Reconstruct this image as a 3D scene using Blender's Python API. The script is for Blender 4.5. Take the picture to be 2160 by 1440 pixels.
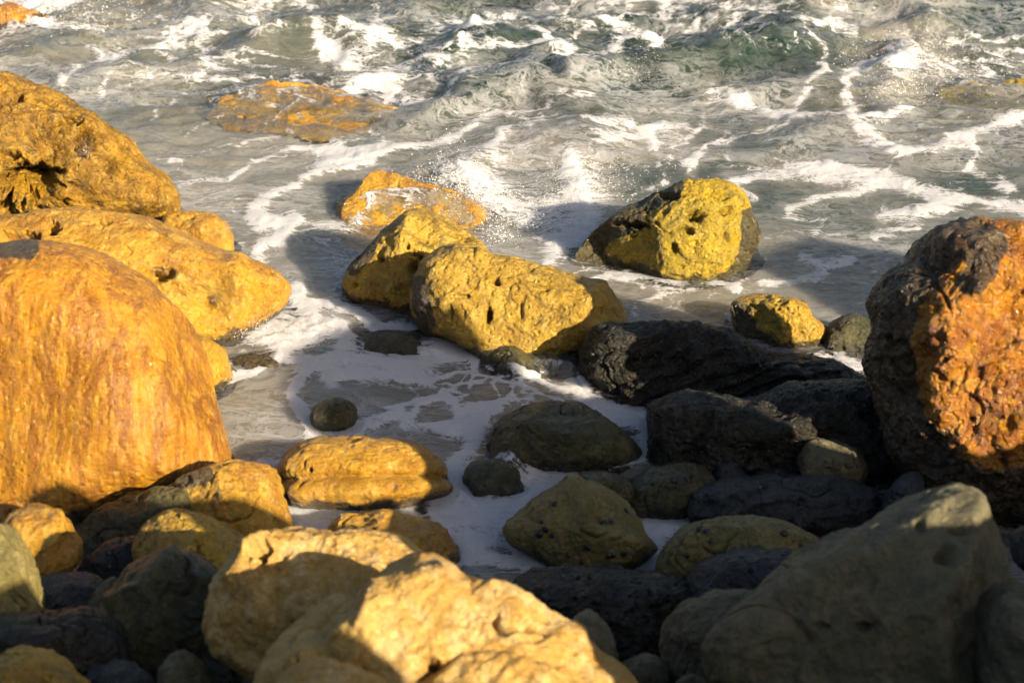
import bpy, math, time
import numpy as np
from mathutils import Vector
from mathutils.bvhtree import BVHTree

for o in list(bpy.data.objects):
    bpy.data.objects.remove(o, do_unlink=True)
SC = bpy.context.scene
COL = SC.collection
R = math.radians

# ------------------------------------------------------------------ camera
CAM_H, PITCH, LENS = 4.6, R(24.0), 70.0
TH = 18.0 / LENS
cam = bpy.data.cameras.new('camera')
cam.lens = LENS
cam.sensor_width = 36.0
cam.clip_start = 0.1
cam.clip_end = 5000
cam.dof.use_dof = True
cam.dof.focus_distance = 11.2
cam.dof.aperture_fstop = 2.6
camo = bpy.data.objects.new('camera', cam)
camo.location = (0, 0, CAM_H)
camo.rotation_euler = (math.pi / 2 - PITCH, 0, 0)
COL.objects.link(camo)
SC.camera = camo

# ------------------------------------------------------------------ light
SUN_AZ, SUN_EL = R(45), R(22)      # behind the camera, to the right, low
world = bpy.data.worlds.new('World')
SC.world = world
world.use_nodes = True
wn = world.node_tree
bg = wn.nodes['Background']
sky = wn.nodes.new('ShaderNodeTexSky')
sky.sky_type = 'NISHITA'
sky.sun_disc = False
sky.sun_elevation = SUN_EL
sky.sun_rotation = math.pi - SUN_AZ
sky.air_density = 1.0
sky.dust_density = 3.0
sky.ozone_density = 0.6
wn.links.new(sky.outputs[0], bg.inputs['Color'])
bg.inputs['Strength'].default_value = 0.045
SDIR = Vector((math.sin(SUN_AZ) * math.cos(SUN_EL), -math.cos(SUN_AZ) * math.cos(SUN_EL), math.sin(SUN_EL)))
sl = bpy.data.lights.new('sun', 'SUN')
sl.energy = 5.0
sl.angle = R(0.4)
sl.color = (1.0, 0.83, 0.60)
so = bpy.data.objects.new('sun', sl)
so.rotation_euler = SDIR.to_track_quat('Z', 'Y').to_euler()
so.location = (5, -12, 10)
COL.objects.link(so)
SC.view_settings.view_transform = 'Standard'
SC.view_settings.look = 'None'
SC.view_settings.gamma = 1.0
SC.view_settings.exposure = 1.7
SC.view_settings.use_curve_mapping = False

# ------------------------------------------------------------------ helpers
F = np.array([0, math.cos(PITCH), -math.sin(PITCH)])
U = np.array([0, math.sin(PITCH), math.cos(PITCH)])
RT = np.array([1.0, 0, 0])
CAMP = np.array([0, 0, CAM_H])
PX = TH / 1080.0


def ray(px, py):
    px = np.asarray(px, float); py = np.asarray(py, float)
    u = (px - 1080) * PX; v = -(py - 720) * PX
    return F + u[..., None] * RT + v[..., None] * U


def on_plane(px, py, z=0.0):
    d = ray(px, py)
    t = (z - CAM_H) / d[..., 2]
    return CAMP + d * t[..., None]


def project(P):
    q = P - CAMP
    t = q @ F
    return 1080 + (q @ RT) / t / PX, 720 - (q @ U) / t / PX


_rs = np.random.RandomState(7)
_perm = _rs.permutation(256).astype(np.int32)
_perm = np.concatenate([_perm, _perm, _perm])
_g3 = _rs.normal(size=(256, 3)).astype(np.float32)
_g3 /= np.linalg.norm(_g3, axis=1)[:, None]
_ga = _rs.rand(256) * 2 * np.pi
_g2 = np.stack([np.cos(_ga), np.sin(_ga)], 1).astype(np.float32)


def _fade(t):
    return t * t * t * (t * (t * 6 - 15) + 10)


def noise3(P, seed=0):
    P = np.asarray(P, np.float32) + np.float32(seed * 17.37)
    i = np.floor(P).astype(np.int32); f = P - i
    i &= 255
    w = _fade(f)
    out = np.zeros(len(P), np.float32)
    for dx in (0, 1):
        hx = _perm[i[:, 0] + dx]
        wx = w[:, 0] if dx else 1 - w[:, 0]
        for dy in (0, 1):
            hy = _perm[hx + ((i[:, 1] + dy) & 255)]
            wy = wx * (w[:, 1] if dy else 1 - w[:, 1])
            for dz in (0, 1):
                g = _g3[_perm[hy + ((i[:, 2] + dz) & 255)]]
                dot = g[:, 0] * (f[:, 0] - dx) + g[:, 1] * (f[:, 1] - dy) + g[:, 2] * (f[:, 2] - dz)
                out += dot * wy * (w[:, 2] if dz else 1 - w[:, 2])
    return out * 1.6


def noise2(x, y, seed=0):
    x = np.asarray(x, np.float32) + np.float32(seed * 13.7); y = np.asarray(y, np.float32) + np.float32(seed * 7.1)
    i = np.floor(x).astype(np.int32); j = np.floor(y).astype(np.int32)
    fx = x - i; fy = y - j
    i &= 255; j &= 255
    wx = _fade(fx); wy = _fade(fy)
    out = 0
    for dx in (0, 1):
        hx = _perm[i + dx]
        for dy in (0, 1):
            g = _g2[_perm[hx + ((j + dy) & 255)]]
            out = out + (g[..., 0] * (fx - dx) + g[..., 1] * (fy - dy)) * (wx if dx else 1 - wx) * (wy if dy else 1 - wy)
    return out * 1.5


def fbm3(P, oct=4, seed=0, gain=0.5, ridged=False):
    s = 0; a = 1.0; tot = 0
    for k in range(oct):
        n = noise3(P * (2.03 ** k), seed + k * 3)
        if ridged:
            n = 1 - 2 * np.abs(n)
        s = s + a * n; tot += a; a *= gain
    return s / tot


def fbm2(x, y, oct=4, seed=0, gain=0.5, ridged=False):
    s = 0; a = 1.0; tot = 0
    for k in range(oct):
        q = 2.03 ** k
        n = noise2(x * q, y * q, seed + k * 3)
        if ridged:
            n = 1 - 2 * np.abs(n)
        s = s + a * n; tot += a; a *= gain
    return s / tot


def sstep(a, b, x):
    t = np.clip((x - a) / (b - a), 0, 1)
    return t * t * (3 - 2 * t)


def voro2(x, y, seed=0):
    i = np.floor(x).astype(np.int32); j = np.floor(y).astype(np.int32)
    d1 = np.full(x.shape, 9.0, np.float32); d2 = d1.copy()
    rs = np.random.RandomState(seed)
    jx = rs.rand(256).astype(np.float32); jy = rs.rand(256).astype(np.float32)
    for dx in (-1, 0, 1):
        for dy in (-1, 0, 1):
            h = _perm[_perm[(i + dx) & 255] + ((j + dy) & 255)]
            d = np.hypot(i + dx + jx[h] - x, j + dy + jy[h] - y)
            m = d < d1
            d2 = np.where(m, d1, np.minimum(d2, d))
            d1 = np.where(m, d, d1)
    return d1, d2


def voro3(P, seed=0):
    i = np.floor(P).astype(np.int32)
    d1 = np.full(len(P), 9.0, np.float32); cell = np.zeros(len(P), np.int32)
    rs = np.random.RandomState(seed + 50)
    J = rs.rand(256, 3).astype(np.float32)
    for dx in (-1, 0, 1):
        for dy in (-1, 0, 1):
            for dz in (-1, 0, 1):
                h = _perm[_perm[_perm[(i[:, 0] + dx) & 255] + ((i[:, 1] + dy) & 255)] + ((i[:, 2] + dz) & 255)]
                d = np.linalg.norm(i + np.array([dx, dy, dz]) + J[h] - P, axis=1)
                m = d < d1
                d1 = np.where(m, d, d1); cell = np.where(m, h, cell)
    return d1, cell


def mesh_obj(name, V, Q, mat, smooth=True, loc=None):
    V = np.asarray(V, np.float32); Q = np.asarray(Q, np.int32)
    if loc is not None:
        V = V - np.asarray(loc, np.float32)
    me = bpy.data.meshes.new(name)
    me.vertices.add(len(V)); me.vertices.foreach_set('co', V.ravel())
    n = Q.shape[1]
    me.loops.add(Q.size); me.loops.foreach_set('vertex_index', Q.ravel())
    me.polygons.add(len(Q))
    me.polygons.foreach_set('loop_start', np.arange(0, Q.size, n, dtype=np.int32))
    me.polygons.foreach_set('use_smooth', np.full(len(Q), smooth))
    me.update(calc_edges=True)
    me.materials.append(mat)
    o = bpy.data.objects.new(name, me)
    if loc is not None:
        o.location = [float(c) for c in loc]
    COL.objects.link(o)
    return o


def tag(o, label=None, cat=None, group=None, kind=None):
    if label: o['label'] = label
    if cat: o['category'] = cat
    if group: o['group'] = group
    if kind: o['kind'] = kind
    return o


def grid_faces(nr, nc):
    a = np.arange(nr * nc).reshape(nr, nc)
    return np.stack([a[:-1, :-1], a[:-1, 1:], a[1:, 1:], a[1:, :-1]], -1).reshape(-1, 4)


# ------------------------------------------------------------------ materials
class NT:
    def __init__(s, name):
        s.m = bpy.data.materials.new(name); s.m.use_nodes = True
        s.t = s.m.node_tree; s.t.nodes.clear()

    def n(s, typ, **kw):
        nd = s.t.nodes.new('ShaderNode' + typ)
        for k, v in kw.items():
            if isinstance(k, str) and hasattr(nd, k):
                setattr(nd, k, v)
        return nd

    def l(s, a, b):
        s.t.links.new(a, b)

    def math(s, op, a, b=None, c=None, clamp=False):
        nd = s.t.nodes.new('ShaderNodeMath'); nd.operation = op; nd.use_clamp = clamp
        for k, v in enumerate((a, b, c)):
            if v is None: continue
            if isinstance(v, (int, float)): nd.inputs[k].default_value = v
            else: s.l(v, nd.inputs[k])
        return nd.outputs[0]

    def noise(s, vec, scale, detail=4, rough=0.55, dist=0.0):
        nd = s.t.nodes.new('ShaderNodeTexNoise')
        nd.inputs['Scale'].default_value = scale; nd.inputs['Detail'].default_value = detail
        nd.inputs['Roughness'].default_value = rough; nd.inputs['Distortion'].default_value = dist
        if vec is not None: s.l(vec, nd.inputs['Vector'])
        return nd.outputs[0]

    def ramp(s, x, stops):
        nd = s.t.nodes.new('ShaderNodeMapRange'); nd.interpolation_type = 'SMOOTHSTEP'
        s.l(x, nd.inputs[0])
        for k, v in zip((1, 2, 3, 4), stops): nd.inputs[k].default_value = v
        return nd.outputs[0]

    def mix(s, f, a, b, blend='MIX'):
        nd = s.t.nodes.new('ShaderNodeMix'); nd.data_type = 'RGBA'; nd.blend_type = blend
        for k, v in ((0, f), (6, a), (7, b)):
            if isinstance(v, (int, float)): nd.inputs[k].default_value = v
            elif isinstance(v, tuple): nd.inputs[k].default_value = (*v, 1)
            else: s.l(v, nd.inputs[k])
        return nd.outputs[2]

    def bump(s, h, strength, dist, normal=None):
        nd = s.t.nodes.new('ShaderNodeBump')
        nd.inputs['Strength'].default_value = strength; nd.inputs['Distance'].default_value = dist
        s.l(h, nd.inputs['Height'])
        if normal is not None: s.l(normal, nd.inputs['Normal'])
        return nd.outputs[0]


def rock_mat(name, c1, c2, c3, rough=(0.3, 0.6), scale=1.0, bump=1.0, coat=0.0, streak=None, spots=0.35, stain=(0.05, 0.04, 0.02), cover=0.5):
    t = NT(name)
    tc = t.n('TexCoord'); oi = t.n('ObjectInfo')
    off = t.n('VectorMath'); off.operation = 'SCALE'
    comb = t.n('CombineXYZ')
    t.l(oi.outputs['Random'], comb.inputs[0]); t.l(oi.outputs['Random'], comb.inputs[1])
    t.l(comb.outputs[0], off.inputs[0]); off.inputs['Scale'].default_value = 37.0
    add = t.n('VectorMath'); add.operation = 'ADD'
    t.l(tc.outputs['Object'], add.inputs[0]); t.l(off.outputs[0], add.inputs[1])
    v = add.outputs[0]
    vs = v
    if streak is not None:
        mp = t.n('Mapping'); t.l(v, mp.inputs[0])
        mp.inputs['Rotation'].default_value = streak[0]; mp.inputs['Scale'].default_value = streak[1]
        vs = mp.outputs[0]
    a = t.ramp(t.noise(vs, 2.0 * scale, 8, 0.65, 0.8), (0.40, 0.60, 0, 1))
    b = t.ramp(t.noise(vs, 9.0 * scale, 8, 0.7, 0.4), (0.47, 0.62, 0, 1))
    d = t.ramp(t.noise(vs, 3.6 * scale, 9, 0.74, 0.6), (cover, cover + 0.14, 0, 1))
    sp = t.ramp(t.noise(v, 38.0 * scale, 7, 0.75), (0.52, 0.64, 0, 1))
    sp2 = t.ramp(t.noise(v, 95.0, 4, 0.7), (0.50, 0.66, 0, 1))
    col = t.mix(a, c1, c2)
    col = t.mix(t.math('MULTIPLY', b, 0.7), col, c3)
    col = t.mix(t.math('MULTIPLY', d, 0.8), col, stain)
    col = t.mix(t.math('MULTIPLY', sp, spots), col, tuple(0.6 * x for x in stain))
    col = t.mix(t.math('MULTIPLY', sp2, 0.35), col, tuple(min(1, 1.25 * x) for x in c3))
    # dark weed and painted shade on left and top faces, plus the tide band
    at = t.n('Attribute'); at.attribute_name = 'crust_shade'
    geo = t.n('NewGeometry'); sep = t.n('SeparateXYZ'); t.l(geo.outputs['Position'], sep.inputs[0])
    band = t.ramp(sep.outputs[2], (0.0, 0.16, 0.75, 0.0))
    cz = t.math('ADD', t.math('ADD', at.outputs['Fac'], band), t.math('MULTIPLY', t.math('SUBTRACT', t.noise(v, 7, 8, 0.7), 0.5), 1.5))
    cz = t.ramp(cz, (0.42, 0.62, 0, 0.88))
    crust_shade = t.mix(b, (0.035, 0.036, 0.026), (0.075, 0.07, 0.04))
    col = t.mix(cz, col, crust_shade)
    h1 = t.noise(vs, 9 * scale, 8, 0.65, 0.5)
    h2 = t.noise(v, 36 * scale, 8, 0.72)
    vo = t.n('TexVoronoi'); vo.inputs['Scale'].default_value = 26 * scale; t.l(v, vo.inputs['Vector'])
    vo.feature = 'SMOOTH_F1'
    pores = t.ramp(vo.outputs['Distance'], (0.05, 0.4, 0, 1))
    n1 = t.bump(h1, 0.9 * bump, 0.12)
    n2 = t.bump(h2, 1.0 * bump, 0.05, n1)
    n3 = t.bump(pores, 0.45 * bump, 0.02, n2)
    p = t.n('BsdfPrincipled')
    t.l(col, p.inputs['Base Color']); t.l(n3, p.inputs['Normal'])
    rr = t.ramp(t.noise(v, 6.0, 6, 0.65), (0.38, 0.62, rough[0], rough[1]))
    t.l(rr, p.inputs['Roughness'])
    p.inputs['Coat Weight'].default_value = coat
    p.inputs['Coat Roughness'].default_value = 0.11
    t.l(n3, p.inputs['Coat Normal'])
    out = t.n('OutputMaterial'); t.l(p.outputs[0], out.inputs[0])
    return t.m


M = {}
M['amber'] = rock_mat('amber_wet_stone', (0.60, 0.265, 0.008), (0.30, 0.105, 0.005), (0.68, 0.37, 0.03), (0.10, 0.38), 1.0, 1.0, 0.75, streak=((0.15, 0.62, 0.1), (4.0, 1.6, 0.30)), spots=0.2, stain=(0.26, 0.10, 0.010), cover=0.50)
M['golden'] = rock_mat('golden_wet_stone', (0.60, 0.31, 0.013), (0.38, 0.175, 0.008), (0.70, 0.43, 0.055), (0.15, 0.45), 1.0, 1.0, 0.8, spots=0.45, stain=(0.17, 0.09, 0.012), cover=0.54)
M['brown'] = rock_mat('brown_wet_stone', (0.50, 0.265, 0.016), (0.25, 0.12, 0.010), (0.60, 0.36, 0.04), (0.12, 0.42), 1.3, 1.3, 0.55, spots=0.6, stain=(0.07, 0.04, 0.012), cover=0.50)
M['ochre'] = rock_mat('ochre_pitted_stone', (0.60, 0.375, 0.030), (0.40, 0.235, 0.02), (0.68, 0.46, 0.08), (0.25, 0.6), 1.2, 1.2, 0.45, spots=0.5, stain=(0.15, 0.11, 0.025), cover=0.52)
M['yellow'] = rock_mat('yellow_green_stone', (0.62, 0.41, 0.014), (0.36, 0.26, 0.014), (0.66, 0.45, 0.06), (0.22, 0.58), 1.2, 1.3, 0.35, spots=0.55, stain=(0.13, 0.12, 0.015), cover=0.51)
M['rust'] = rock_mat('rust_wet_stone', (0.58, 0.22, 0.004), (0.30, 0.085, 0.003), (0.64, 0.32, 0.010), (0.08, 0.35), 1.3, 1.4, 0.8, spots=0.5, stain=(0.12, 0.045, 0.008), cover=0.52)
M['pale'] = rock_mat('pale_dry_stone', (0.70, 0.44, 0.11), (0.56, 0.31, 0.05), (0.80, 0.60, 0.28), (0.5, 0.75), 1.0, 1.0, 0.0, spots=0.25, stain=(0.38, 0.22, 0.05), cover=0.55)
M['olive'] = rock_mat('olive_algae_stone', (0.085, 0.076, 0.022), (0.042, 0.047, 0.017), (0.15, 0.125, 0.042), (0.25, 0.5), 1.2, 0.9, 0.25, spots=0.4, stain=(0.03, 0.032, 0.015))
M['moss'] = rock_mat('mossy_ochre_stone', (0.25, 0.195, 0.052), (0.15, 0.13, 0.036), (0.33, 0.265, 0.095), (0.35, 0.6), 1.2, 0.8, 0.1, spots=0.35, stain=(0.08, 0.075, 0.025), cover=0.54)
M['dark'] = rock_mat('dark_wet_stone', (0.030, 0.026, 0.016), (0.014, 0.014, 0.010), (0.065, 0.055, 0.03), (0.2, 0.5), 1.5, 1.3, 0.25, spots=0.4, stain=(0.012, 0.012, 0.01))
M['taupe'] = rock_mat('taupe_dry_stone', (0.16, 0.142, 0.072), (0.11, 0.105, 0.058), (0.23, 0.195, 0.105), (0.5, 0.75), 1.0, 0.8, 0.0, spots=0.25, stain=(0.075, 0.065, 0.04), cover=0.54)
M['slate'] = rock_mat('blue_slate_stone', (0.035, 0.043, 0.05), (0.022, 0.03, 0.037), (0.06, 0.07, 0.075), (0.35, 0.6), 1.2, 0.9, 0.1, spots=0.3, stain=(0.015, 0.018, 0.02))
M['beach'] = rock_mat('wet_seabed_gravel', (0.04, 0.036, 0.026), (0.025, 0.025, 0.02), (0.06, 0.052, 0.035), (0.35, 0.6), 3.0, 1.2, 0.1)


def sea_mat():
    t = NT('turbid_sea_water')
    geo = t.n('NewGeometry'); pos = geo.outputs['Position']

    def attr(nm):
        a = t.n('Attribute'); a.attribute_name = nm
        return a.outputs['Fac']
    foam, clear, milk = attr('foam'), attr('clear'), attr('milk')
    mp = t.n('Mapping'); t.l(pos, mp.inputs[0]); mp.inputs['Scale'].default_value = (0.55, 1.0, 1.0)
    mp.inputs['Rotation'].default_value = (0, 0, 0.12)
    st = mp.outputs[0]
    # strands of foam at three sizes, drawn out along the flow
    wv = t.n('TexNoise'); wv.inputs['Scale'].default_value = 1.6; wv.inputs['Detail'].default_value = 5; t.l(pos, wv.inputs['Vector'])
    wsub = t.n('VectorMath'); wsub.operation = 'MULTIPLY_ADD'; t.l(wv.outputs['Color'], wsub.inputs[0]); wsub.inputs[1].default_value = (.9, .6, 0); t.l(st, wsub.inputs[2])
    wp = wsub.outputs[0]

    def fila(scale, w, dist):
        f = t.math('ABSOLUTE', t.math('SUBTRACT', t.noise(wp, scale, 5, 0.6, dist), 0.5))
        return t.ramp(f, (0.0, w, 1, 0))
    S1 = t.math('MAXIMUM', fila(2.6, 0.045, 0.6), t.math('MULTIPLY', fila(6.0, 0.06, 0.9), 0.85))
    S1 = t.math('MAXIMUM', S1, t.math('MULTIPLY', fila(14.0, 0.08, 0.8), 0.6))
    reg = t.ramp(t.noise(st, 0.9, 4, 0.55), (0.38, 0.62, 0.15, 1))
    fil = t.math('MULTIPLY', S1, t.math('MULTIPLY', reg, 0.44))
    n1 = t.noise(wp, 7, 8, 0.72, 0.6); n2 = t.noise(pos, 45, 5, 0.7)
    e = t.math('ADD', t.math('MULTIPLY', t.math('SUBTRACT', n1, 0.5), 1.3), t.math('MULTIPLY', t.math('SUBTRACT', n2, 0.5), 0.5))
    fe = t.math('ADD', t.math('ADD', t.math('MULTIPLY', foam, 0.92), t.math('MULTIPLY', S1, 0.48)), t.math('SUBTRACT', t.math('MULTIPLY', e, 0.8), 0.36))
    gate = t.ramp(foam, (0.02, 0.28, 0, 1))
    mask = t.math('MULTIPLY', t.ramp(fe, (0.16, 0.66, 0, 1)), gate)
    vo = t.n('TexVoronoi'); vo.inputs['Scale'].default_value = 60; t.l(pos, vo.inputs['Vector'])
    bub = t.ramp(vo.outputs['Distance'], (0.08, 0.3, 0.8, 1.0))
    mask = t.math('MULTIPLY', mask, bub)
    mask = t.math('MAXIMUM', mask, fil)
    mask = t.math('MULTIPLY', mask, 0.90, clamp=True)
    # colour of the turbid body
    nb = t.noise(st, 0.8, 4, 0.55)
    col = t.mix(milk, (0.006, 0.020, 0.014), (0.195, 0.18, 0.148))
    col = t.mix(t.math('MULTIPLY', milk, t.ramp(nb, (0.4, 0.65, 0, 0.45))), col, (0.06, 0.065, 0.05))
    # ripples
    r1 = t.noise(st, 7, 6, 0.6, 0.8); r2 = t.noise(st, 26, 5, 0.6, 0.5)
    nb1 = t.bump(r1, 0.45, 0.07); nb2 = t.bump(r2, 0.4, 0.02, nb1)
    nf = t.bump(n2, 0.7, 0.02, t.bump(n1, 0.8, 0.06))
    dif = t.n('BsdfPrincipled'); dif.subsurface_method = 'BURLEY'     # silt-laden water scatters the light sideways
    t.l(col, dif.inputs['Base Color']); t.l(nb2, dif.inputs['Normal'])
    dif.inputs['Specular IOR Level'].default_value = 0.0; dif.inputs['Roughness'].default_value = 1.0
    dif.inputs['Subsurface Weight'].default_value = 1.0; dif.inputs['Subsurface Radius'].default_value = (0.30, 0.30, 0.28); dif.inputs['Subsurface Scale'].default_value = 1.0
    tr = t.n('BsdfTransparent'); tr.inputs['Color'].default_value = (0.86, 0.90, 0.84, 1)
    body = t.n('MixShader'); t.l(clear, body.inputs[0]); t.l(dif.outputs[0], body.inputs[1]); t.l(tr.outputs[0], body.inputs[2])
    gl = t.n('BsdfGlossy'); gl.inputs['Roughness'].default_value = 0.09; t.l(nb2, gl.inputs['Normal'])
    dt = t.n('VectorMath'); dt.operation = 'DOT_PRODUCT'; t.l(nb2, dt.inputs[0]); t.l(geo.outputs['Incoming'], dt.inputs[1])
    om = t.math('SUBTRACT', 1.0, t.math('ABSOLUTE', dt.outputs['Value']), clamp=True)
    frn = t.math('MULTIPLY_ADD', t.math('POWER', om, 5.0), 0.98, 0.02)      # same from above and below the surface
    wat = t.n('MixShader'); t.l(frn, wat.inputs[0]); t.l(body.outputs[0], wat.inputs[1]); t.l(gl.outputs[0], wat.inputs[2])
    fo = t.n('BsdfPrincipled'); fo.subsurface_method = 'BURLEY'; fo.inputs['Subsurface Weight'].default_value = 1.0; fo.inputs['Subsurface Radius'].default_value = (.10, .10, .10); fo.inputs['Subsurface Scale'].default_value = 1.0
    fo.inputs['Base Color'].default_value = (0.52, 0.53, 0.56, 1)
    fo.inputs['Roughness'].default_value = 0.55; t.l(nf, fo.inputs['Normal'])
    fin = t.n('MixShader'); t.l(mask, fin.inputs[0]); t.l(wat.outputs[0], fin.inputs[1]); t.l(fo.outputs[0], fin.inputs[2])
    out = t.n('OutputMaterial'); t.l(fin.outputs[0], out.inputs[0])
    return t.m


M['sea'] = sea_mat()


def plain(name, col, rough, metallic=0.0):
    t = NT(name); p = t.n('BsdfPrincipled')
    v = t.n('TexCoord')
    c = t.mix(t.noise(v.outputs['Object'], 40, 3), col, tuple(x * 0.6 for x in col))
    t.l(c, p.inputs['Base Color']); p.inputs['Roughness'].default_value = rough
    out = t.n('OutputMaterial'); t.l(p.outputs[0], out.inputs[0])
    return t.m


M['snail'] = plain('black_snail_shell', (0.012, 0.012, 0.014), 0.4)
M['spray'] = plain('white_water_spray', (0.85, 0.85, 0.85), 0.3)

# ------------------------------------------------------------------ ground
def beach_z(x, y):
    yy = [-40, -6, 0, 3, 5, 6.5, 7.6, 8.4, 9.4, 11, 14, 20, 60, 3000]
    zz = [4.0, 2.6, 2.1, 1.35, .55, .12, -.12, -.22, -.3, -.5, -.9, -1.4, -4, -20]
    z = np.interp(y, yy, zz)
    return z


ys = np.concatenate([[-40, -25, -15], np.linspace(-8, 22, 170), [26, 32, 45, 80, 200, 800, 2500]])
xs = np.concatenate([[-2500, -600, -150, -50, -25], np.linspace(-12, 12, 150), [25, 50, 150, 600, 2500]])
GX, GY = np.meshgrid(xs, ys)
GZ = beach_z(GX, GY) + 0.10 * fbm2(GX * 1.7, GY * 1.7, 3, 4) + 0.05 * fbm2(GX * 6, GY * 6, 2, 9)
tag(mesh_obj('beach', np.stack([GX, GY, GZ], -1).reshape(-1, 3), grid_faces(len(ys), len(xs)), M['beach']), kind='structure')

# unseen bank added beside the camera, its crest shaped to shade the near rocks
ca, sa, te = math.cos(SUN_AZ), math.sin(SUN_AZ), math.tan(SUN_EL)
KL = [-4, 2.0, 3.1, 3.3, 3.42, 3.6, 3.9, 4.05, 4.18, 4.30, 4.5, 4.75, 5.1, 5.25, 5.38, 5.6, 5.70, 5.8, 6.3, 6.6, 6.97, 7.06, 7.2, 8.6, 8.9, 9.2, 9.8, 10.2, 14]
KK = [2.8, 3.0, 3.14, 3.12, 2.74, 2.65, 2.47, 2.77, 3.17, 3.20, 2.99, 2.93, 2.61, 2.56, 2.54, 2.54, 2.75, 3.06, 3.28, 3.30, 3.30, 2.3, 2.15, 2.2, 2.5, 2.90, 2.90, 2.4, 2.4]
ls = np.linspace(-5, 13, 1200)
qs = np.array([-3.2, -2.4, -1.6, -1.0, -.5, -.1, .2, .45, .8, 1.4, 2.4, 4, 6, 9])
LL, QQ = np.meshgrid(ls, qs)
q0 = 0.3
crest = np.interp(LL, KL, KK) + q0 * te
fall = np.interp(QQ, [-3.2, -1.6, -.5, .1, .3, .8, 2.4, 9], [-2.6, -1.9, -.75, -.10, 0, -.02, -.25, -.9])
BX = LL * ca + QQ * sa; BY = LL * sa - QQ * ca
BZ = crest + fall + 0.02 * fbm2(LL * 2, QQ * 2, 3, 3) * (np.abs(QQ - q0) > .3)
tag(mesh_obj('shade_bank', np.stack([BX, BY, BZ], -1).reshape(-1, 3), grid_faces(len(qs), len(ls)), M['taupe']), kind='structure')

# ------------------------------------------------------------------ rocks
_sph = {}


def cubesphere(n):
    if n in _sph: return _sph[n]
    g = np.tan(np.linspace(-1, 1, n + 1) * math.pi / 4)
    a, b = np.meshgrid(g, g, indexing='ij')
    one = np.ones_like(a)
    faces = [(one, a, b), (-one, b, a), (b, one, a), (a, -one, b), (a, b, one), (b, a, -one)]
    V = np.concatenate([np.stack(f, -1).reshape(-1, 3) for f in faces])
    V /= np.linalg.norm(V, axis=1)[:, None]
    Q = np.concatenate([grid_faces(n + 1, n + 1) + k * (n + 1) ** 2 for k in range(6)])
    key = np.round(V * 1e5).astype(np.int64)
    _, first, inv = np.unique(key, axis=0, return_index=True, return_inverse=True)
    inv = inv.reshape(-1)
    V = V[first]; Q = inv[Q]
    _sph[n] = (V, Q)
    return V, Q


def catmull(P, k=10):
    P = np.asarray(P, float); n = len(P); out = []
    for i in range(n):
        p0, p1, p2, p3 = P[i - 1], P[i], P[(i + 1) % n], P[(i + 2) % n]
        for s in np.linspace(0, 1, k, endpoint=False):
            out.append(0.5 * ((2 * p1) + (-p0 + p2) * s + (2 * p0 - 5 * p1 + 4 * p2 - p3) * s * s + (-p0 + 3 * p1 - 3 * p2 + p3) * s ** 3))
    return np.array(out)


def seg_dist(px, py, pts):
    d = np.full(px.shape, 1e9)
    for (x0, y0), (x1, y1) in zip(pts[:-1], pts[1:]):
        vx, vy = x1 - x0, y1 - y0
        s = np.clip(((px - x0) * vx + (py - y0) * vy) / (vx * vx + vy * vy + 1e-9), 0, 1)
        d = np.minimum(d, np.hypot(px - x0 - s * vx, py - y0 - s * vy))
    return d


ROCKS = []


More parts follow.
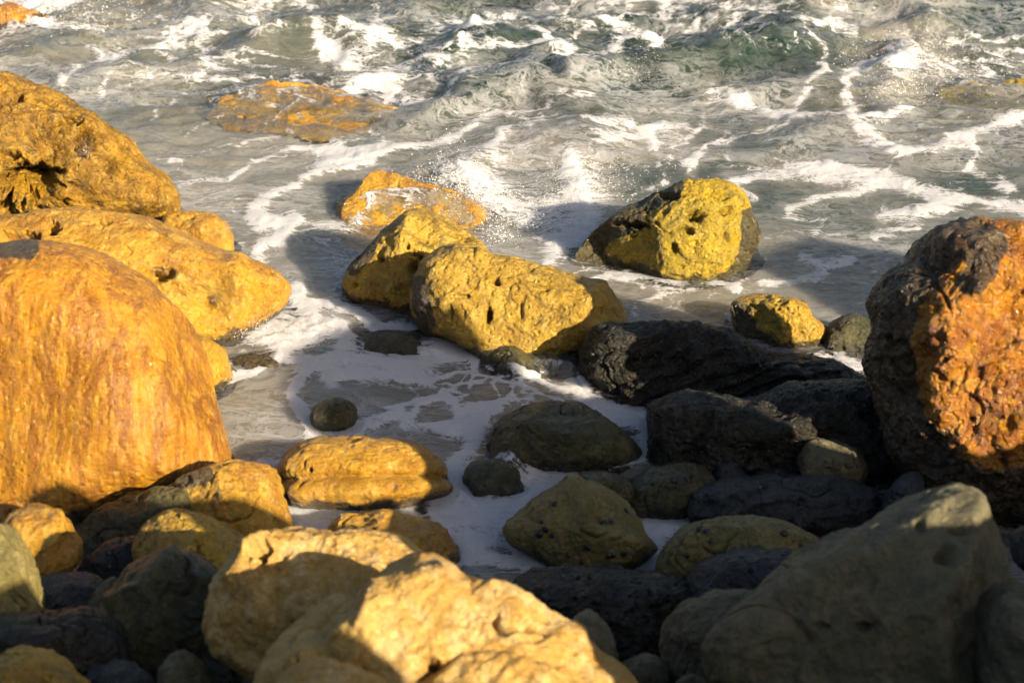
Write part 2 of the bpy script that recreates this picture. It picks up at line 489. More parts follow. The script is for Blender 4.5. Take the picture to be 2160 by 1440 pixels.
def rock(name, label, cat, mat, t, outline, T=None, rough=0.03, cuts=5, cut=0.8, lump=0.05, ridges=(), holes=(), pits=None,
         seed=None, center=None, strata=None, group=None, pw=(0.92, 0.85), fine=0.012, ridged=0.0, terr=0.035, crack=0.012, facets=(), crust_shade=(), micro=1.0):
    seed = seed if seed is not None else len(ROCKS) + 3
    rs = np.random.RandomState(seed)
    C = catmull(outline)
    x, y = C[:, 0], C[:, 1]
    x2, y2 = np.roll(x, -1), np.roll(y, -1)
    cr = x * y2 - x2 * y; A = cr.sum() / 2
    c = ((x + x2) * cr).sum() / 6 / A, ((y + y2) * cr).sum() / 6 / A
    if center: c = center
    mpp = PX * t
    dx, dy = (x - c[0]) * mpp, -(y - c[1]) * mpp
    th = np.arctan2(dy, dx); rr = np.hypot(dx, dy)
    o = np.argsort(th); th, rr = th[o], rr[o]
    W = (x.max() - x.min()) * mpp; H = (y.max() - y.min()) * mpp
    S = math.sqrt(W * H)
    if T is None: T = 0.5 * S * 0.95
    vis = max(x.max() - x.min(), y.max() - y.min()) / 2.11
    n = int(np.clip(vis / 2 / 1.15, 24, 140))
    V, Q = cubesphere(n)
    p = V.copy()
    # flat broken faces
    for _ in range(cuts):
        nn = rs.normal(size=3); nn[2] = abs(nn[2]) * 1.2 + .4; nn /= np.linalg.norm(nn)
        if rs.rand() < .3: nn[2] *= -1
        h = cut + rs.rand() * .12
        d = p @ nn - h
        soft = np.where(d > 0, d, 0)
        p = p - nn * (soft * .9)[:, None]
    rho = np.hypot(p[:, 0], p[:, 1]); ang = np.arctan2(p[:, 1], p[:, 0])
    r = np.interp(ang, th, rr, period=2 * math.pi)
    rim = sstep(0.0, .6, rho)
    r = r * rim + (1 - rim) * rr.mean()
    rp = rho ** pw[0]
    e = r * rp
    lx, ly = np.cos(ang) * e, np.sin(ang) * e
    zz = np.abs(p[:, 2]) ** pw[1]
    if facets:
        Un, Vn = lx / (W / 2), ly / (H / 2)
        zf = zz.copy()
        for a_, bu, bv in facets:
            pl = np.maximum(a_ + bu * Un + bv * Vn, .02)
            dd = np.clip(.5 + .5 * (pl - zf) / .07, 0, 1)
            zf = pl * (1 - dd) + zf * dd - .07 * dd * (1 - dd)
        zz = np.where(p[:, 2] > 0, np.maximum(zf, .01), zz)
    lz = np.sign(p[:, 2]) * zz * T
    nrm = np.stack([p[:, 0] / max(W, .01), p[:, 1] / max(H, .01), p[:, 2] / (2 * T)], 1)
    nrm /= np.linalg.norm(nrm, axis=1)[:, None] + 1e-9
    base = CAMP + t * (F + (c[0] - 1080) * PX * RT - (c[1] - 720) * PX * U)
    P = base + lx[:, None] * RT + ly[:, None] * U - lz[:, None] * F
    N = nrm[:, 0:1] * RT + nrm[:, 1:2] * U - nrm[:, 2:3] * F
    qx, qy = project(P)
    front = sstep(-.05, .25, p[:, 2])
    inner = 0.35 + 0.65 * np.clip(np.abs(p[:, 2]) * 1.6, 0, 1)    # keep the outline, shape the body
    off = rs.rand(3) * 90
    Pn = P / S + off
    disp = lump * fbm3(Pn * 1.8, 2, seed) * inner
    disp += rough * fbm3(Pn * 5, 5, seed + 5, .55) * (.5 + .5 * inner)
    if ridged: disp += ridged * (fbm3(Pn * 3.2, 4, seed + 11, .5, True) - .3) * inner
    if terr:
        s5 = 4.5 * fbm3(Pn * 2.6, 3, seed + 15, .45)
        fl_ = np.floor(s5)
        disp += terr * (fl_ + sstep(.3, .7, s5 - fl_)) / 2.2 * inner
    disp = disp * S
    Pw = P + off
    if crack:
        nn_ = noise3(Pn * 2.7 + .3 * noise3(Pn * 6, seed + 3)[:, None], seed + 60)
        msk = sstep(0, .4, noise3(Pn * 1.9, seed + 61))
        disp -= crack * 2.2 * np.exp(-(nn_ / .035) ** 2) * msk
    disp += micro * .006 * (np.abs(fbm3(Pw * 34, 2, seed + 8, .65)) - .2)
    disp += 1.5 * fine * fbm3(Pw * 13, 3, seed + 2, .6)
    for pts, rad, amt in ridges:
        if len(pts) == 1: pts = [pts[0], (pts[0][0] + .1, pts[0][1])]
        wob = 1 + .25 * fbm3(Pn * 4, 2, seed + 20)
        d = seg_dist(qx, qy, pts) / rad * wob
        disp += amt * np.exp(-d ** 1.6) * front
    if strata:
        (sdx, sdy, per, amt) = strata
        s = (qx * sdx + qy * sdy) / per + 1.2 * fbm3(Pn * 3, 3, seed + 33)
        saw = s - np.floor(s)
        disp += amt * (np.where(saw < .75, saw / .75, (1 - saw) / .25) - .5) * front
    if pits is None and mat in ('golden', 'brown', 'ochre', 'yellow', 'rust', 'dark'): pits = (15, .36, .008, .25)
    if pits:
        sc, rad, dep, frac = pits
        wp = Pw * sc + .35 * np.stack([noise3(Pw * sc * 1.5, seed + k) for k in (1, 2, 3)], 1)
        d1, cell = voro3(wp, seed)
        on = ((cell * 37) % 100) < frac * 100
        cr_ = rad * (.5 + ((cell * 53) % 100) / 100.0)
        disp -= 1.5 * dep * on * (1 - sstep(cr_ * .7, cr_, d1))
    for hx, hy, hr, dep in holes:
        hrx, hry = hr if isinstance(hr, tuple) else (hr, hr)
        d = np.hypot((qx - hx) / hrx, (qy - hy) / hry) + .45 * noise3(Pw * 22, seed + 41) + .25 * noise3(Pw * 50, seed + 42)
        disp -= 1.6 * dep * (1 - sstep(.35, 1.1, d)) * front
    P = P + N * disp[:, None]
    loc = np.array([base[0], base[1], P[:, 2].min()])
    ob = mesh_obj(name, P, Q, M[mat], True, loc)
    if crust_shade:
        cz = np.full(len(P), -3.0 if crust_shade == 'washed' else 0.0)
        if crust_shade == 'washed': crust_shade = ()
        for pts, rad in crust_shade:
            cz = np.maximum(cz, 1 - sstep(.5, 1.3, seg_dist(qx, qy, pts) / rad))  # dark weed zones that also paint shade into turned-away faces
        at = ob.data.attributes.new('crust_shade', 'FLOAT', 'POINT'); at.data.foreach_set('value', cz.astype(np.float32))
    tag(ob, label, cat, group)
    ROCKS.append((ob, P, Q))
    return ob


B, K, S_ = 'boulder', 'rock', 'stone'
rock('boulder', 'huge smooth amber boulder streaked with rust at the left edge', B, 'amber', 9.75,
     [(-260, 800), (-200, 620), (-80, 545), (20, 520), (110, 513), (190, 525), (260, 560), (310, 590), (345, 625), (380, 660), (405, 700), (425, 740), (440, 790), (447, 830), (462, 880), (477, 930), (482, 975), (440, 1012), (380, 1035), (290, 1065), (180, 1120), (0, 1150), (-180, 1080)],
     T=.62, rough=.010, lump=.05, cuts=2, fine=.005, terr=.008, crack=.004,
     facets=[(.80, .16, .05), (1.85, -1.5, 0), (2.1, .15, -1.75)], micro=.5, crust_shade=[([(-60, 525), (60, 530)], 26)], ridges=[([(300, 640), (340, 760), (350, 900)], 26, .03), ([(420, 760), (440, 900), (450, 960)], 35, -.02)])
rock('boulder', 'long golden boulder with a blunt end reaching into the surf, behind the streaked amber one', B, 'golden', 11.55,
     [(-150, 560), (-60, 480), (60, 450), (160, 441), (260, 448), (340, 470), (400, 500), (470, 530), (560, 560), (605, 590), (613, 615), (600, 650), (560, 690), (520, 722), (480, 732), (430, 720), (380, 690), (300, 720), (150, 740), (-100, 700)],
     T=.5, rough=.018, lump=.05, cuts=4, fine=.007, terr=.015, crack=.008,
     facets=[(.86, .05, 0), (1.8, -1.35, .1), (1.15, 0, -.8)], micro=.6, ridges=[([(490, 545), (495, 620), (480, 720)], 22, .05), ([(330, 620), (440, 640)], 45, -.05)],
     holes=[(335, 582, (24, 18), .10), (362, 575, (8, 16), .05), (452, 640, (12, 20), .03), (110, 480, (22, 20), .05), (40, 500, (50, 16), .08), (215, 465, (30, 9), .03)])
rock('boulder', 'rough brown boulder with deep hollows at the upper left edge', B, 'brown', 13.0,
     [(-200, 330), (-140, 230), (-60, 180), (10, 161), (70, 178), (130, 200), (200, 232), (240, 265), (280, 300), (320, 345), (355, 380), (373, 420), (370, 452), (300, 475), (150, 490), (-50, 500), (-180, 440)],
     T=.72, rough=.045, lump=.09, cuts=6, fine=.014, ridged=.035,
     ridges=[([(20, 240), (110, 250), (190, 300)], 40, .07), ([(60, 370), (110, 330)], 45, -.14), ([(130, 420), (150, 340), (190, 380)], 30, .08)],
     holes=[(40, 212, (14, 20), .10), (150, 262, (18, 16), .14), (178, 305, (20, 30), .17), (62, 388, (78, 48), .26), (10, 440, (40, 20), .12), (20, 330, (24, 14), .08), (235, 350, (10, 26), .05)])
rock('rock', 'small wet golden rock in the foam behind the long golden boulder', K, 'golden', 12.5,
     [(345, 460), (395, 446), (450, 453), (482, 478), (494, 510), (480, 545), (430, 560), (380, 540), (340, 490)], T=.22, rough=.03, crust_shade='washed')
rock('rock', 'wet amber rock at the waterline beside the big streaked boulder', K, 'golden', 10.75,
     [(385, 730), (425, 712), (465, 733), (490, 770), (494, 802), (470, 820), (430, 830), (385, 810)], T=.2, rough=.03)
rock('rock', 'low brown rock washed by a streak of white foam', K, 'brown', 11.1,
     [(492, 768), (515, 748), (555, 750), (590, 762), (606, 780), (560, 800), (505, 806)], T=.16, rough=.02)
rock('boulder', 'pitted ochre boulder half behind the middle boulder, lower half in shade', B, 'ochre', 12.0,
     [(726, 605), (735, 570), (765, 535), (800, 500), (840, 460), (875, 442), (920, 448), (960, 468), (1000, 500), (1025, 525), (1040, 560), (1020, 650), (940, 710), (860, 715), (790, 680), (740, 640)],
     T=.42, rough=.035, lump=.06, cuts=6, pits=(9, .30, .035, .22), ridged=.02,
     facets=[(.88, 0, 0), (1.3, .9, -.2), (1.3, -.4, -.8)], crust_shade=[([(745, 570), (790, 510)], 14)], ridges=[([(835, 470), (900, 500), (935, 560)], 12, -.03)],
     holes=[(800, 545, 9, .06), (870, 530, 10, .06), (885, 538, 8, .05), (860, 520, 7, .04), (985, 505, 8, .04), (870, 560, (12, 16), .06), (745, 600, 6, .04)])
rock('boulder', 'broad ochre boulder in the middle, sunlit above a straight shadow edge', B, 'ochre', 11.4,
     [(867, 620), (878, 570), (905, 535), (950, 518), (1000, 525), (1040, 540), (1090, 548), (1150, 560), (1210, 580), (1260, 592), (1295, 618), (1318, 650), (1321, 685), (1300, 730), (1240, 775), (1180, 800), (1100, 805), (1000, 780), (930, 730), (885, 690)],
     T=.46, rough=.022, lump=.04, cuts=5, ridged=.010, terr=.018, crack=.006,
     facets=[(.86, .12, .0), (1.18, 0, -.75), (1.5, 1.15, .1), (1.75, -1.2, 0)], crust_shade=[([(885, 600), (900, 680)], 22)], ridges=[([(1275, 595), (1240, 625), (1190, 690)], 22, .04), ([(1150, 600), (1230, 612)], 24, -.025), ([(1160, 650), (1190, 690)], 16, -.02), ([(910, 560), (950, 545), (1010, 545)], 20, .02)],
     holes=[(1047, 592, (10, 9), .05), (1030, 662, (8, 24), .06), (1100, 655, (5, 22), .03), (975, 625, (22, 6), .015), (1150, 610, (9, 5), .015), (955, 660, (6, 20), .02)])
rock('boulder', 'flat golden boulder half under a sheet of water behind the pitted one', B, 'golden', 13.45,
     [(690, 480), (715, 435), (755, 400), (785, 368), (830, 368), (880, 385), (960, 405), (1010, 425), (1040, 455), (1062, 490), (1040, 550), (900, 570), (760, 550), (700, 515)], T=.62, rough=.025, lump=.04, cuts=2, terr=.02, facets=[(.72, 0, -.5)], crust_shade='washed')
rock('boulder', 'holed yellow-green boulder standing alone in the surf right of centre', B, 'yellow', 12.45,
     [(1214, 550), (1232, 510), (1275, 472), (1330, 440), (1385, 410), (1430, 385), (1480, 376), (1540, 388), (1575, 418), (1591, 465), (1592, 515), (1572, 565), (1538, 600), (1480, 622), (1380, 615), (1290, 590), (1225, 570)],
     T=.5, rough=.03, lump=.05, cuts=3, pits=(11, .26, .022, .16), ridged=.02,
     facets=[(.88, 0, .05), (1.12, 1.25, .35), (2.5, -2.1, 0), (1.45, 0, -1.0)], crust_shade=[([(1300, 450), (1370, 420), (1420, 395)], 26), ([(1240, 520), (1300, 480), (1340, 470)], 26), ([(1585, 450), (1580, 540), (1550, 600)], 16)], ridges=[([(1420, 560), (1450, 500)], 30, -.02), ([(1400, 560), (1395, 480)], 18, .03)],
     holes=[(1466, 455, (20, 14), .13), (1508, 412, (34, 8), .05), (1418, 412, (26, 9), .06), (1450, 486, (20, 9), .05), (1535, 440, (16, 8), .04), (1340, 475, (34, 9), .06), (1530, 500, (9, 12), .03), (1420, 525, (9, 20), .04), (1500, 560, (20, 7), .02)])
rock('rock', 'small golden rock with a sunlit right half beside the right-hand boulder', K, 'ochre', 11.4,
     [(1542, 655), (1560, 630), (1605, 621), (1660, 624), (1700, 638), (1712, 665), (1745, 690), (1752, 712), (1715, 742), (1680, 755), (1620, 745), (1565, 710)],
     T=.26, rough=.04, cuts=3, facets=[(.9, 0, 0), (1.0, 1.2, .2)], crust_shade=[([(1555, 650), (1580, 690)], 16)])
rock('rock', 'low olive rock in the foam between the small golden rock and the rusty boulder', K, 'olive', 11.3,
     [(1735, 710), (1770, 672), (1810, 664), (1852, 690), (1860, 740), (1800, 768), (1745, 758)], T=.18, rough=.05)
rock('boulder', 'long dark ridged boulder in shade right of the middle boulder', B, 'dark', 10.9,
     [(1227, 745), (1260, 700), (1330, 683), (1420, 680), (1500, 690), (1560, 715), (1640, 745), (1730, 755), (1790, 775), (1840, 805), (1865, 850), (1760, 900), (1600, 905), (1450, 890), (1350, 870), (1280, 835), (1232, 790)],
     T=.5, rough=.04, lump=.07, cuts=5, ridged=.05, strata=(.35, 1, 34, .03))
rock('boulder', 'black craggy boulder in deep shade below the long dark one', B, 'dark', 10.1,
     [(1368, 910), (1376, 855), (1420, 830), (1490, 825), (1560, 842), (1620, 832), (1700, 806), (1790, 800), (1860, 812), (1905, 860), (1935, 950), (1910, 1030), (1750, 1060), (1600, 1040), (1480, 1020), (1400, 1000), (1370, 960)],
     T=.48, rough=.06, lump=.09, cuts=4, ridged=.06)
rock('boulder', 'tall rusty orange boulder with a dark left side at the right edge', B, 'rust', 9.5,
     [(1842, 760), (1856, 680), (1850, 640), (1880, 590), (1930, 560), (1960, 500), (2010, 480), (2070, 471), (2140, 478), (2230, 500), (2320, 600), (2360, 800), (2320, 1000), (2200, 1110), (2050, 1120), (1960, 1060), (1900, 975), (1860, 870), (1838, 800)],
     T=.56, rough=.05, lump=.07, cuts=3, fine=.018, ridged=.035, pits=(8, .34, .02, .18),
     facets=[(.88, 0, 0), (1.85, 1.7, 0.05), (1.35, 0, -.85)], crust_shade=[([(1985, 500), (1900, 600), (1880, 700), (1875, 800), (1900, 900), (1990, 1010)], 60), ([(2000, 490), (2090, 520), (2050, 590)], 40), ([(1900, 980), (2060, 1050), (2300, 1060)], 70)], ridges=[([(1970, 540), (2060, 560), (2160, 600)], 24, -.05)])
rock('rock', 'domed olive rock in the middle of the foamy pool', K, 'olive', 10.1,
     [(1028, 945), (1040, 905), (1080, 870), (1130, 850), (1200, 846), (1260, 868), (1300, 900), (1347, 940), (1340, 975), (1250, 1000), (1130, 1010), (1035, 985)], T=.34, rough=.015, lump=.04, cuts=2)
rock('stone', 'small round green stone ringed by foam', S_, 'olive', 10.3,
     [(654, 878), (665, 855), (700, 840), (735, 845), (753, 866), (748, 895), (710, 910), (665, 900)], T=.12, rough=.02, lump=.03, cuts=1)
rock('rock', 'low mossy rock washed by foam in front of the middle boulder', K, 'olive', 11.4,
     [(728, 745), (760, 712), (810, 697), (880, 702), (950, 715), (1005, 735), (965, 770), (860, 785), (765, 780)], T=.26, rough=.03)
rock('rock', 'smooth rounded rock under streaked foam below the middle boulder', K, 'olive', 11.1,
     [(1005, 750), (1040, 728), (1080, 725), (1130, 745), (1180, 780), (1216, 825), (1205, 855), (1100, 850), (1025, 800)], T=.26, rough=.02)
rock('rock', 'golden two-tiered ledge rock with a groove across it', K, 'golden', 9.75,
     [(582, 1005), (600, 960), (640, 930), (700, 922), (780, 923), (840, 928), (890, 940), (930, 970), (945, 1000), (938, 1035), (885, 1072), (780, 1090), (680, 1085), (610, 1072), (585, 1040)],
     T=.32, rough=.02, lump=.03, cuts=3, terr=.012, pits=False, micro=.5, crack=.006, ridges=[([(575, 1015), (700, 1003), (800, 1002), (950, 1004)], 9, -.05), ([(600, 1040), (750, 1035), (930, 1025)], 22, .05)],
     holes=[(655, 990, 5, .03), (612, 1045, (10, 12), .05), (640, 1020, 5, .02), (825, 1025, 7, .02)])
rock('stone', 'small wet striped stone between two patches of foam', S_, 'olive', 9.75,
     [(976, 1012), (990, 980), (1030, 970), (1072, 975), (1097, 1000), (1110, 1045), (1050, 1065), (995, 1055)], T=.16, rough=.04)
rock('rock', 'low golden rock with its right side under water behind the foreground boulders', K, 'golden', 9.1,
     [(686, 1140), (710, 1095), (760, 1085), (820, 1079), (880, 1095), (930, 1112), (965, 1155), (965, 1220), (850, 1240), (715, 1215)], T=.25, rough=.03)
rock('rock', 'peaked mossy rock dotted with black snails', K, 'moss', 9.15,
     [(1066, 1112), (1100, 1075), (1150, 1035), (1200, 1014), (1260, 1020), (1310, 1050), (1340, 1090), (1364, 1150), (1340, 1200), (1240, 1230), (1170, 1225), (1125, 1175), (1080, 1145)],
     T=.3, rough=.02, lump=.05, cuts=3, ridges=[([(1210, 1020), (1240, 1110), (1360, 1150)], 22, .05), ([(1270, 1095)], 22, -.04)])
rock('rock', 'low green rock peeping out behind the peaked snail-dotted rock', K, 'olive', 9.55,
     [(1173, 1045), (1190, 1010), (1240, 994), (1300, 1000), (1337, 1022), (1335, 1070), (1250, 1090), (1185, 1070)], T=.2, rough=.02)
rock('rock', 'egg-shaped olive rock with a cluster of snails on top', K, 'olive', 9.6,
     [(1303, 1055), (1330, 1015), (1380, 985), (1440, 979), (1490, 988), (1512, 1020), (1505, 1065), (1450, 1098), (1380, 1105), (1322, 1090)], T=.24, rough=.01, lump=.03, cuts=1)
rock('rock', 'long flat dark rock lying behind the snail-dotted dome', K, 'slate', 9.4,
     [(1450, 1065), (1480, 1030), (1530, 1010), (1600, 1008), (1680, 1004), (1750, 1005), (1810, 1015), (1848, 1037), (1845, 1085), (1780, 1120), (1650, 1130), (1520, 1130), (1455, 1100)], T=.26, rough=.025, strata=(.1, 1, 40, .02))
rock('stone', 'small pointed teal stone above the left end of the long flat rock', S_, 'slate', 9.7,
     [(1506, 995), (1535, 968), (1570, 985), (1588, 1008), (1550, 1035), (1510, 1025)], T=.11, rough=.03, cuts=6, cut=.7)
rock('stone', 'low flat teal stone peeping above the long flat rock', S_, 'slate', 9.65,
     [(1583, 1010), (1620, 987), (1670, 995), (1705, 1012), (1660, 1035), (1600, 1030)], T=.12, rough=.03, cuts=6, cut=.7)
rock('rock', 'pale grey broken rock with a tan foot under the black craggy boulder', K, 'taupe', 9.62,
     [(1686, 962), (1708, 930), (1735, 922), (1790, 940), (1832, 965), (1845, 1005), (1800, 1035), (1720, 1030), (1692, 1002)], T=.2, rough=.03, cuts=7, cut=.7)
rock('stone', 'upright dark speckled stone beneath the rusty boulder', S_, 'slate', 9.2,
     [(1856, 1085), (1878, 1030), (1915, 998), (1945, 1004), (1940, 1055), (1905, 1110), (1868, 1120)], T=.15, rough=.03, cuts=5)
rock('rock', 'broad domed olive rock with a pale band and a few snails', K, 'moss', 8.8,
     [(1383, 1205), (1400, 1150), (1450, 1110), (1530, 1092), (1620, 1095), (1690, 1115), (1732, 1150), (1730, 1210), (1600, 1260), (1440, 1260)], T=.32, rough=.012, lump=.04, cuts=2, ridges=[([(1420, 1180), (1480, 1125), (1600, 1118), (1700, 1145)], 9, .03)])
rock('rock', 'dark blue slate rock in front of the banded dome', K, 'slate', 8.4,
     [(1436, 1260), (1470, 1200), (1540, 1165), (1620, 1154), (1690, 1168), (1730, 1225), (1660, 1320), (1500, 1330), (1445, 1305)], T=.28, rough=.03)
rock('rock', 'black slab rock right of the bright foreground boulder', K, 'dark', 8.45,
     [(1075, 1245), (1130, 1208), (1220, 1196), (1330, 1206), (1420, 1210), (1465, 1250), (1455, 1340), (1400, 1420), (1280, 1450), (1170, 1400), (1090, 1310)], T=.34, rough=.04, cuts=6, ridged=.03)
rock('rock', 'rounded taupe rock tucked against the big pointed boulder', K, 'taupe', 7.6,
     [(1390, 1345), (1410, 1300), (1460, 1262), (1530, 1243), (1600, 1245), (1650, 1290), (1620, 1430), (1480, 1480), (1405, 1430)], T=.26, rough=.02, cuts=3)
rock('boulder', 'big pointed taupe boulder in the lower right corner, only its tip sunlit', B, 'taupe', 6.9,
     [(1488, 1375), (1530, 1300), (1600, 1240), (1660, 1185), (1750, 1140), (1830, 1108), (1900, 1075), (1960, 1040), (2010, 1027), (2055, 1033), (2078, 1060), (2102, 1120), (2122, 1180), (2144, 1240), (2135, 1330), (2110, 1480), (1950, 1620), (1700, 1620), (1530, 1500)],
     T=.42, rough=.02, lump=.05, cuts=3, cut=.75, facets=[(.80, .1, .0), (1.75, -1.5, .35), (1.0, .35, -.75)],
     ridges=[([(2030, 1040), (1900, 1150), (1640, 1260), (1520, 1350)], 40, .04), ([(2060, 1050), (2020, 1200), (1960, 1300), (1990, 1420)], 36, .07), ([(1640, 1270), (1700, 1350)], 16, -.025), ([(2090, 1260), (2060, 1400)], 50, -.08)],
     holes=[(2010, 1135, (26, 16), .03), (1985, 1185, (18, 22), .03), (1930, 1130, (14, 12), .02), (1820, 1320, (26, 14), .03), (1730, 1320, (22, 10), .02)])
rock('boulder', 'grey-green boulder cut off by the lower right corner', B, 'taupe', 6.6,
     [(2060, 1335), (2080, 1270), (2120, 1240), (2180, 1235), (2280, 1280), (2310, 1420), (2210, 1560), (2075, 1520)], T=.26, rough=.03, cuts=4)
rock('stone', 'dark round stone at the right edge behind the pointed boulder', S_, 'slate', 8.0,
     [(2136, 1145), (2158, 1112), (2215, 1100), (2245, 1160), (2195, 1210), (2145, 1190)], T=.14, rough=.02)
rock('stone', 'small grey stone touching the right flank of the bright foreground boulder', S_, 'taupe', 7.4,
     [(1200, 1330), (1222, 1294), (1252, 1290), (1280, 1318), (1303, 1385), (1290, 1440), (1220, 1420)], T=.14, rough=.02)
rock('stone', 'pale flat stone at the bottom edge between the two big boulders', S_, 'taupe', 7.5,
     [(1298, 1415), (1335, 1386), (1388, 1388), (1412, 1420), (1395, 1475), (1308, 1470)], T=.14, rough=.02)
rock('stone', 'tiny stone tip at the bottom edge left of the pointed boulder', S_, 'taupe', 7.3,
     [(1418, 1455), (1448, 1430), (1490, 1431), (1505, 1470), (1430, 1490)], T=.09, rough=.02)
rock('boulder', 'broken tan boulder behind the bright foreground one, half sunlit', B, 'pale', 7.1,
     [(440, 1290), (475, 1185), (540, 1132), (600, 1117), (680, 1120), (750, 1120), (820, 1138), (860, 1163), (900, 1190), (960, 1205), (1010, 1250), (980, 1370), (820, 1440), (560, 1470), (440, 1400)],
     T=.36, rough=.03, lump=.05, cuts=5, cut=.72, ridged=.02, terr=.035, crack=.02, facets=[(.85, 0, 0), (1.05, 0, -.9), (1.2, 1.0, 0)],
     ridges=[([(520, 1150), (560, 1140), (600, 1150)], 14, .03), ([(580, 1190), (600, 1160)], 10, -.03), ([(560, 1260), (620, 1350)], 30, -.05)],
     holes=[(545, 1165, (26, 20), .05), (700, 1140, (14, 10), .02)])
rock('boulder', 'bright sunlit fractured boulder in the foreground at the bottom', B, 'pale', 6.4,
     [(545, 1420), (610, 1290), (690, 1230), (750, 1203), (790, 1184), (860, 1171), (930, 1180), (985, 1205), (1060, 1208), (1112, 1235), (1170, 1288), (1222, 1320), (1262, 1378), (1302, 1400), (1345, 1455), (1370, 1570), (1150, 1700), (850, 1700), (620, 1620), (530, 1500)],
     T=.40, rough=.022, lump=.04, cuts=4, cut=.72, ridged=.015, terr=.03, crack=.02, facets=[(.82, .05, .1), (1.1, 0, -.8), (1.5, -1.1, -.2)],
     ridges=[([(985, 1200), (1010, 1260), (1060, 1290), (1150, 1310)], 20, -.03), ([(860, 1180), (800, 1240), (780, 1330)], 30, .05), ([(910, 1400), (870, 1440)], 16, -.06), ([(880, 1430), (980, 1360), (1080, 1360), (1180, 1400)], 12, -.035), ([(1050, 1290), (1060, 1320)], 8, -.03), ([(700, 1260), (660, 1330), (680, 1400)], 30, -.05)],
     holes=[(905, 1390, (20, 16), .06), (1055, 1290, (8, 16), .03)])
rock('rock', 'pale sunlit rock top at the very bottom edge in front of the bright boulder', K, 'pale', 5.85,
     [(560, 1475), (605, 1420), (660, 1396), (720, 1398), (795, 1430), (830, 1490), (770, 1560), (630, 1560)], T=.2, rough=.03, cuts=4)
rock('rock', 'blunt yellow rock with a dark upper left face beside the streaked boulder', K, 'golden', 9.3,
     [(305, 1110), (340, 1045), (400, 1002), (480, 974), (540, 977), (577, 1000), (597, 1060), (616, 1112), (590, 1160), (520, 1190), (420, 1190), (330, 1170)],
     T=.32, rough=.018, lump=.04, cuts=2, cut=.8, facets=[(.88, 0, 0), (1.0, 1.0, -.5), (1.5, -1.0, 0)], crust_shade=[([(370, 1030), (430, 1000)], 22)], micro=.6)
rock('rock', 'smooth rounded rock with a sunlit cap above the mossy dark one', K, 'ochre', 8.3,
     [(283, 1165), (300, 1110), (340, 1082), (380, 1077), (440, 1095), (500, 1130), (532, 1162), (530, 1240), (440, 1290), (320, 1250)], T=.28, rough=.012, lump=.03, cuts=2)
rock('rock', 'large mossy dark rock in shade left of the foreground boulders', K, 'olive', 7.7,
     [(175, 1340), (220, 1250), (270, 1195), (340, 1160), (390, 1159), (450, 1188), (495, 1230), (510, 1340), (490, 1470), (350, 1540), (210, 1480)], T=.34, rough=.035, lump=.06, cuts=6, cut=.74, ridges=[([(230, 1260), (300, 1240), (360, 1165)], 20, .05)])
rock('stone', 'shiny rounded stone lit gold on its left with a dark right side', S_, 'golden', 8.3,
     [(12, 1115), (30, 1077), (70, 1064), (120, 1078), (157, 1120), (170, 1162), (145, 1210), (90, 1230), (45, 1200), (20, 1155)], T=.2, rough=.012, lump=.04, cuts=2, ridges=[([(125, 1080), (100, 1150), (90, 1210)], 18, .04)])
rock('stone', 'grey-olive stone cut by the left edge, only its top sunlit', S_, 'moss', 7.6,
     [(-90, 1190), (-55, 1122), (0, 1104), (40, 1135), (70, 1200), (87, 1270), (85, 1340), (0, 1370), (-80, 1310)], T=.22, rough=.012, lump=.03, cuts=2)
rock('stone', 'small amber stone behind the shiny rounded one', S_, 'amber', 8.6,
     [(-45, 1092), (-20, 1066), (20, 1059), (50, 1067), (65, 1090), (25, 1120), (-25, 1118)], T=.11, rough=.02)
rock('rock', 'low dark mossy rock in the shadow of the streaked boulder', K, 'olive', 9.25,
     [(145, 1140), (200, 1080), (260, 1050), (330, 1030), (425, 1018), (450, 1080), (410, 1160), (280, 1190), (170, 1185)], T=.28, rough=.035)
rock('stone', 'dim teal stone between the rounded stone and the mossy dark rock', S_, 'slate', 8.45,
     [(165, 1200), (220, 1145), (290, 1130), (345, 1150), (330, 1225), (230, 1260), (175, 1235)], T=.18, rough=.02)
rock('stone', 'dark bluish angular stone low in the left shadow', S_, 'slate', 7.95,
     [(65, 1260), (95, 1213), (170, 1208), (217, 1230), (235, 1285), (190, 1340), (90, 1330)], T=.17, rough=.02, cuts=6, cut=.7)
rock('stone', 'narrow grey stone leaning on the mossy dark rock', S_, 'taupe', 7.85,
     [(178, 1290), (213, 1235), (242, 1218), (265, 1262), (245, 1335), (195, 1335)], T=.12, rough=.02)
rock('rock', 'broad flat dark rock at the left edge near the bottom', K, 'dark', 7.2,
     [(-90, 1380), (-40, 1310), (40, 1295), (110, 1291), (190, 1284), (238, 1318), (264, 1360), (262, 1420), (180, 1470), (40, 1490), (-70, 1450)], T=.28, rough=.02, lump=.04, cuts=3)
rock('rock', 'tan rock in the lower left corner with a sunlit front', K, 'ochre', 6.7,
     [(-70, 1460), (-10, 1390), (40, 1364), (90, 1371), (130, 1400), (183, 1440), (220, 1510), (110, 1590), (-40, 1560)], T=.22, rough=.025, cuts=3)
rock('stone', 'dark blue stone at the bottom edge right of the corner rock', S_, 'slate', 6.95,
     [(172, 1440), (213, 1396), (270, 1397), (312, 1430), (325, 1490), (240, 1520), (178, 1500)], T=.13, rough=.02)
rock('stone', 'small pale upright stone at the bottom edge in the left shadow', S_, 'taupe', 7.0,
     [(332, 1450), (344, 1402), (370, 1371), (397, 1374), (428, 1410), (444, 1455), (425, 1520), (345, 1520)], T=.12, rough=.02)
WASH = []
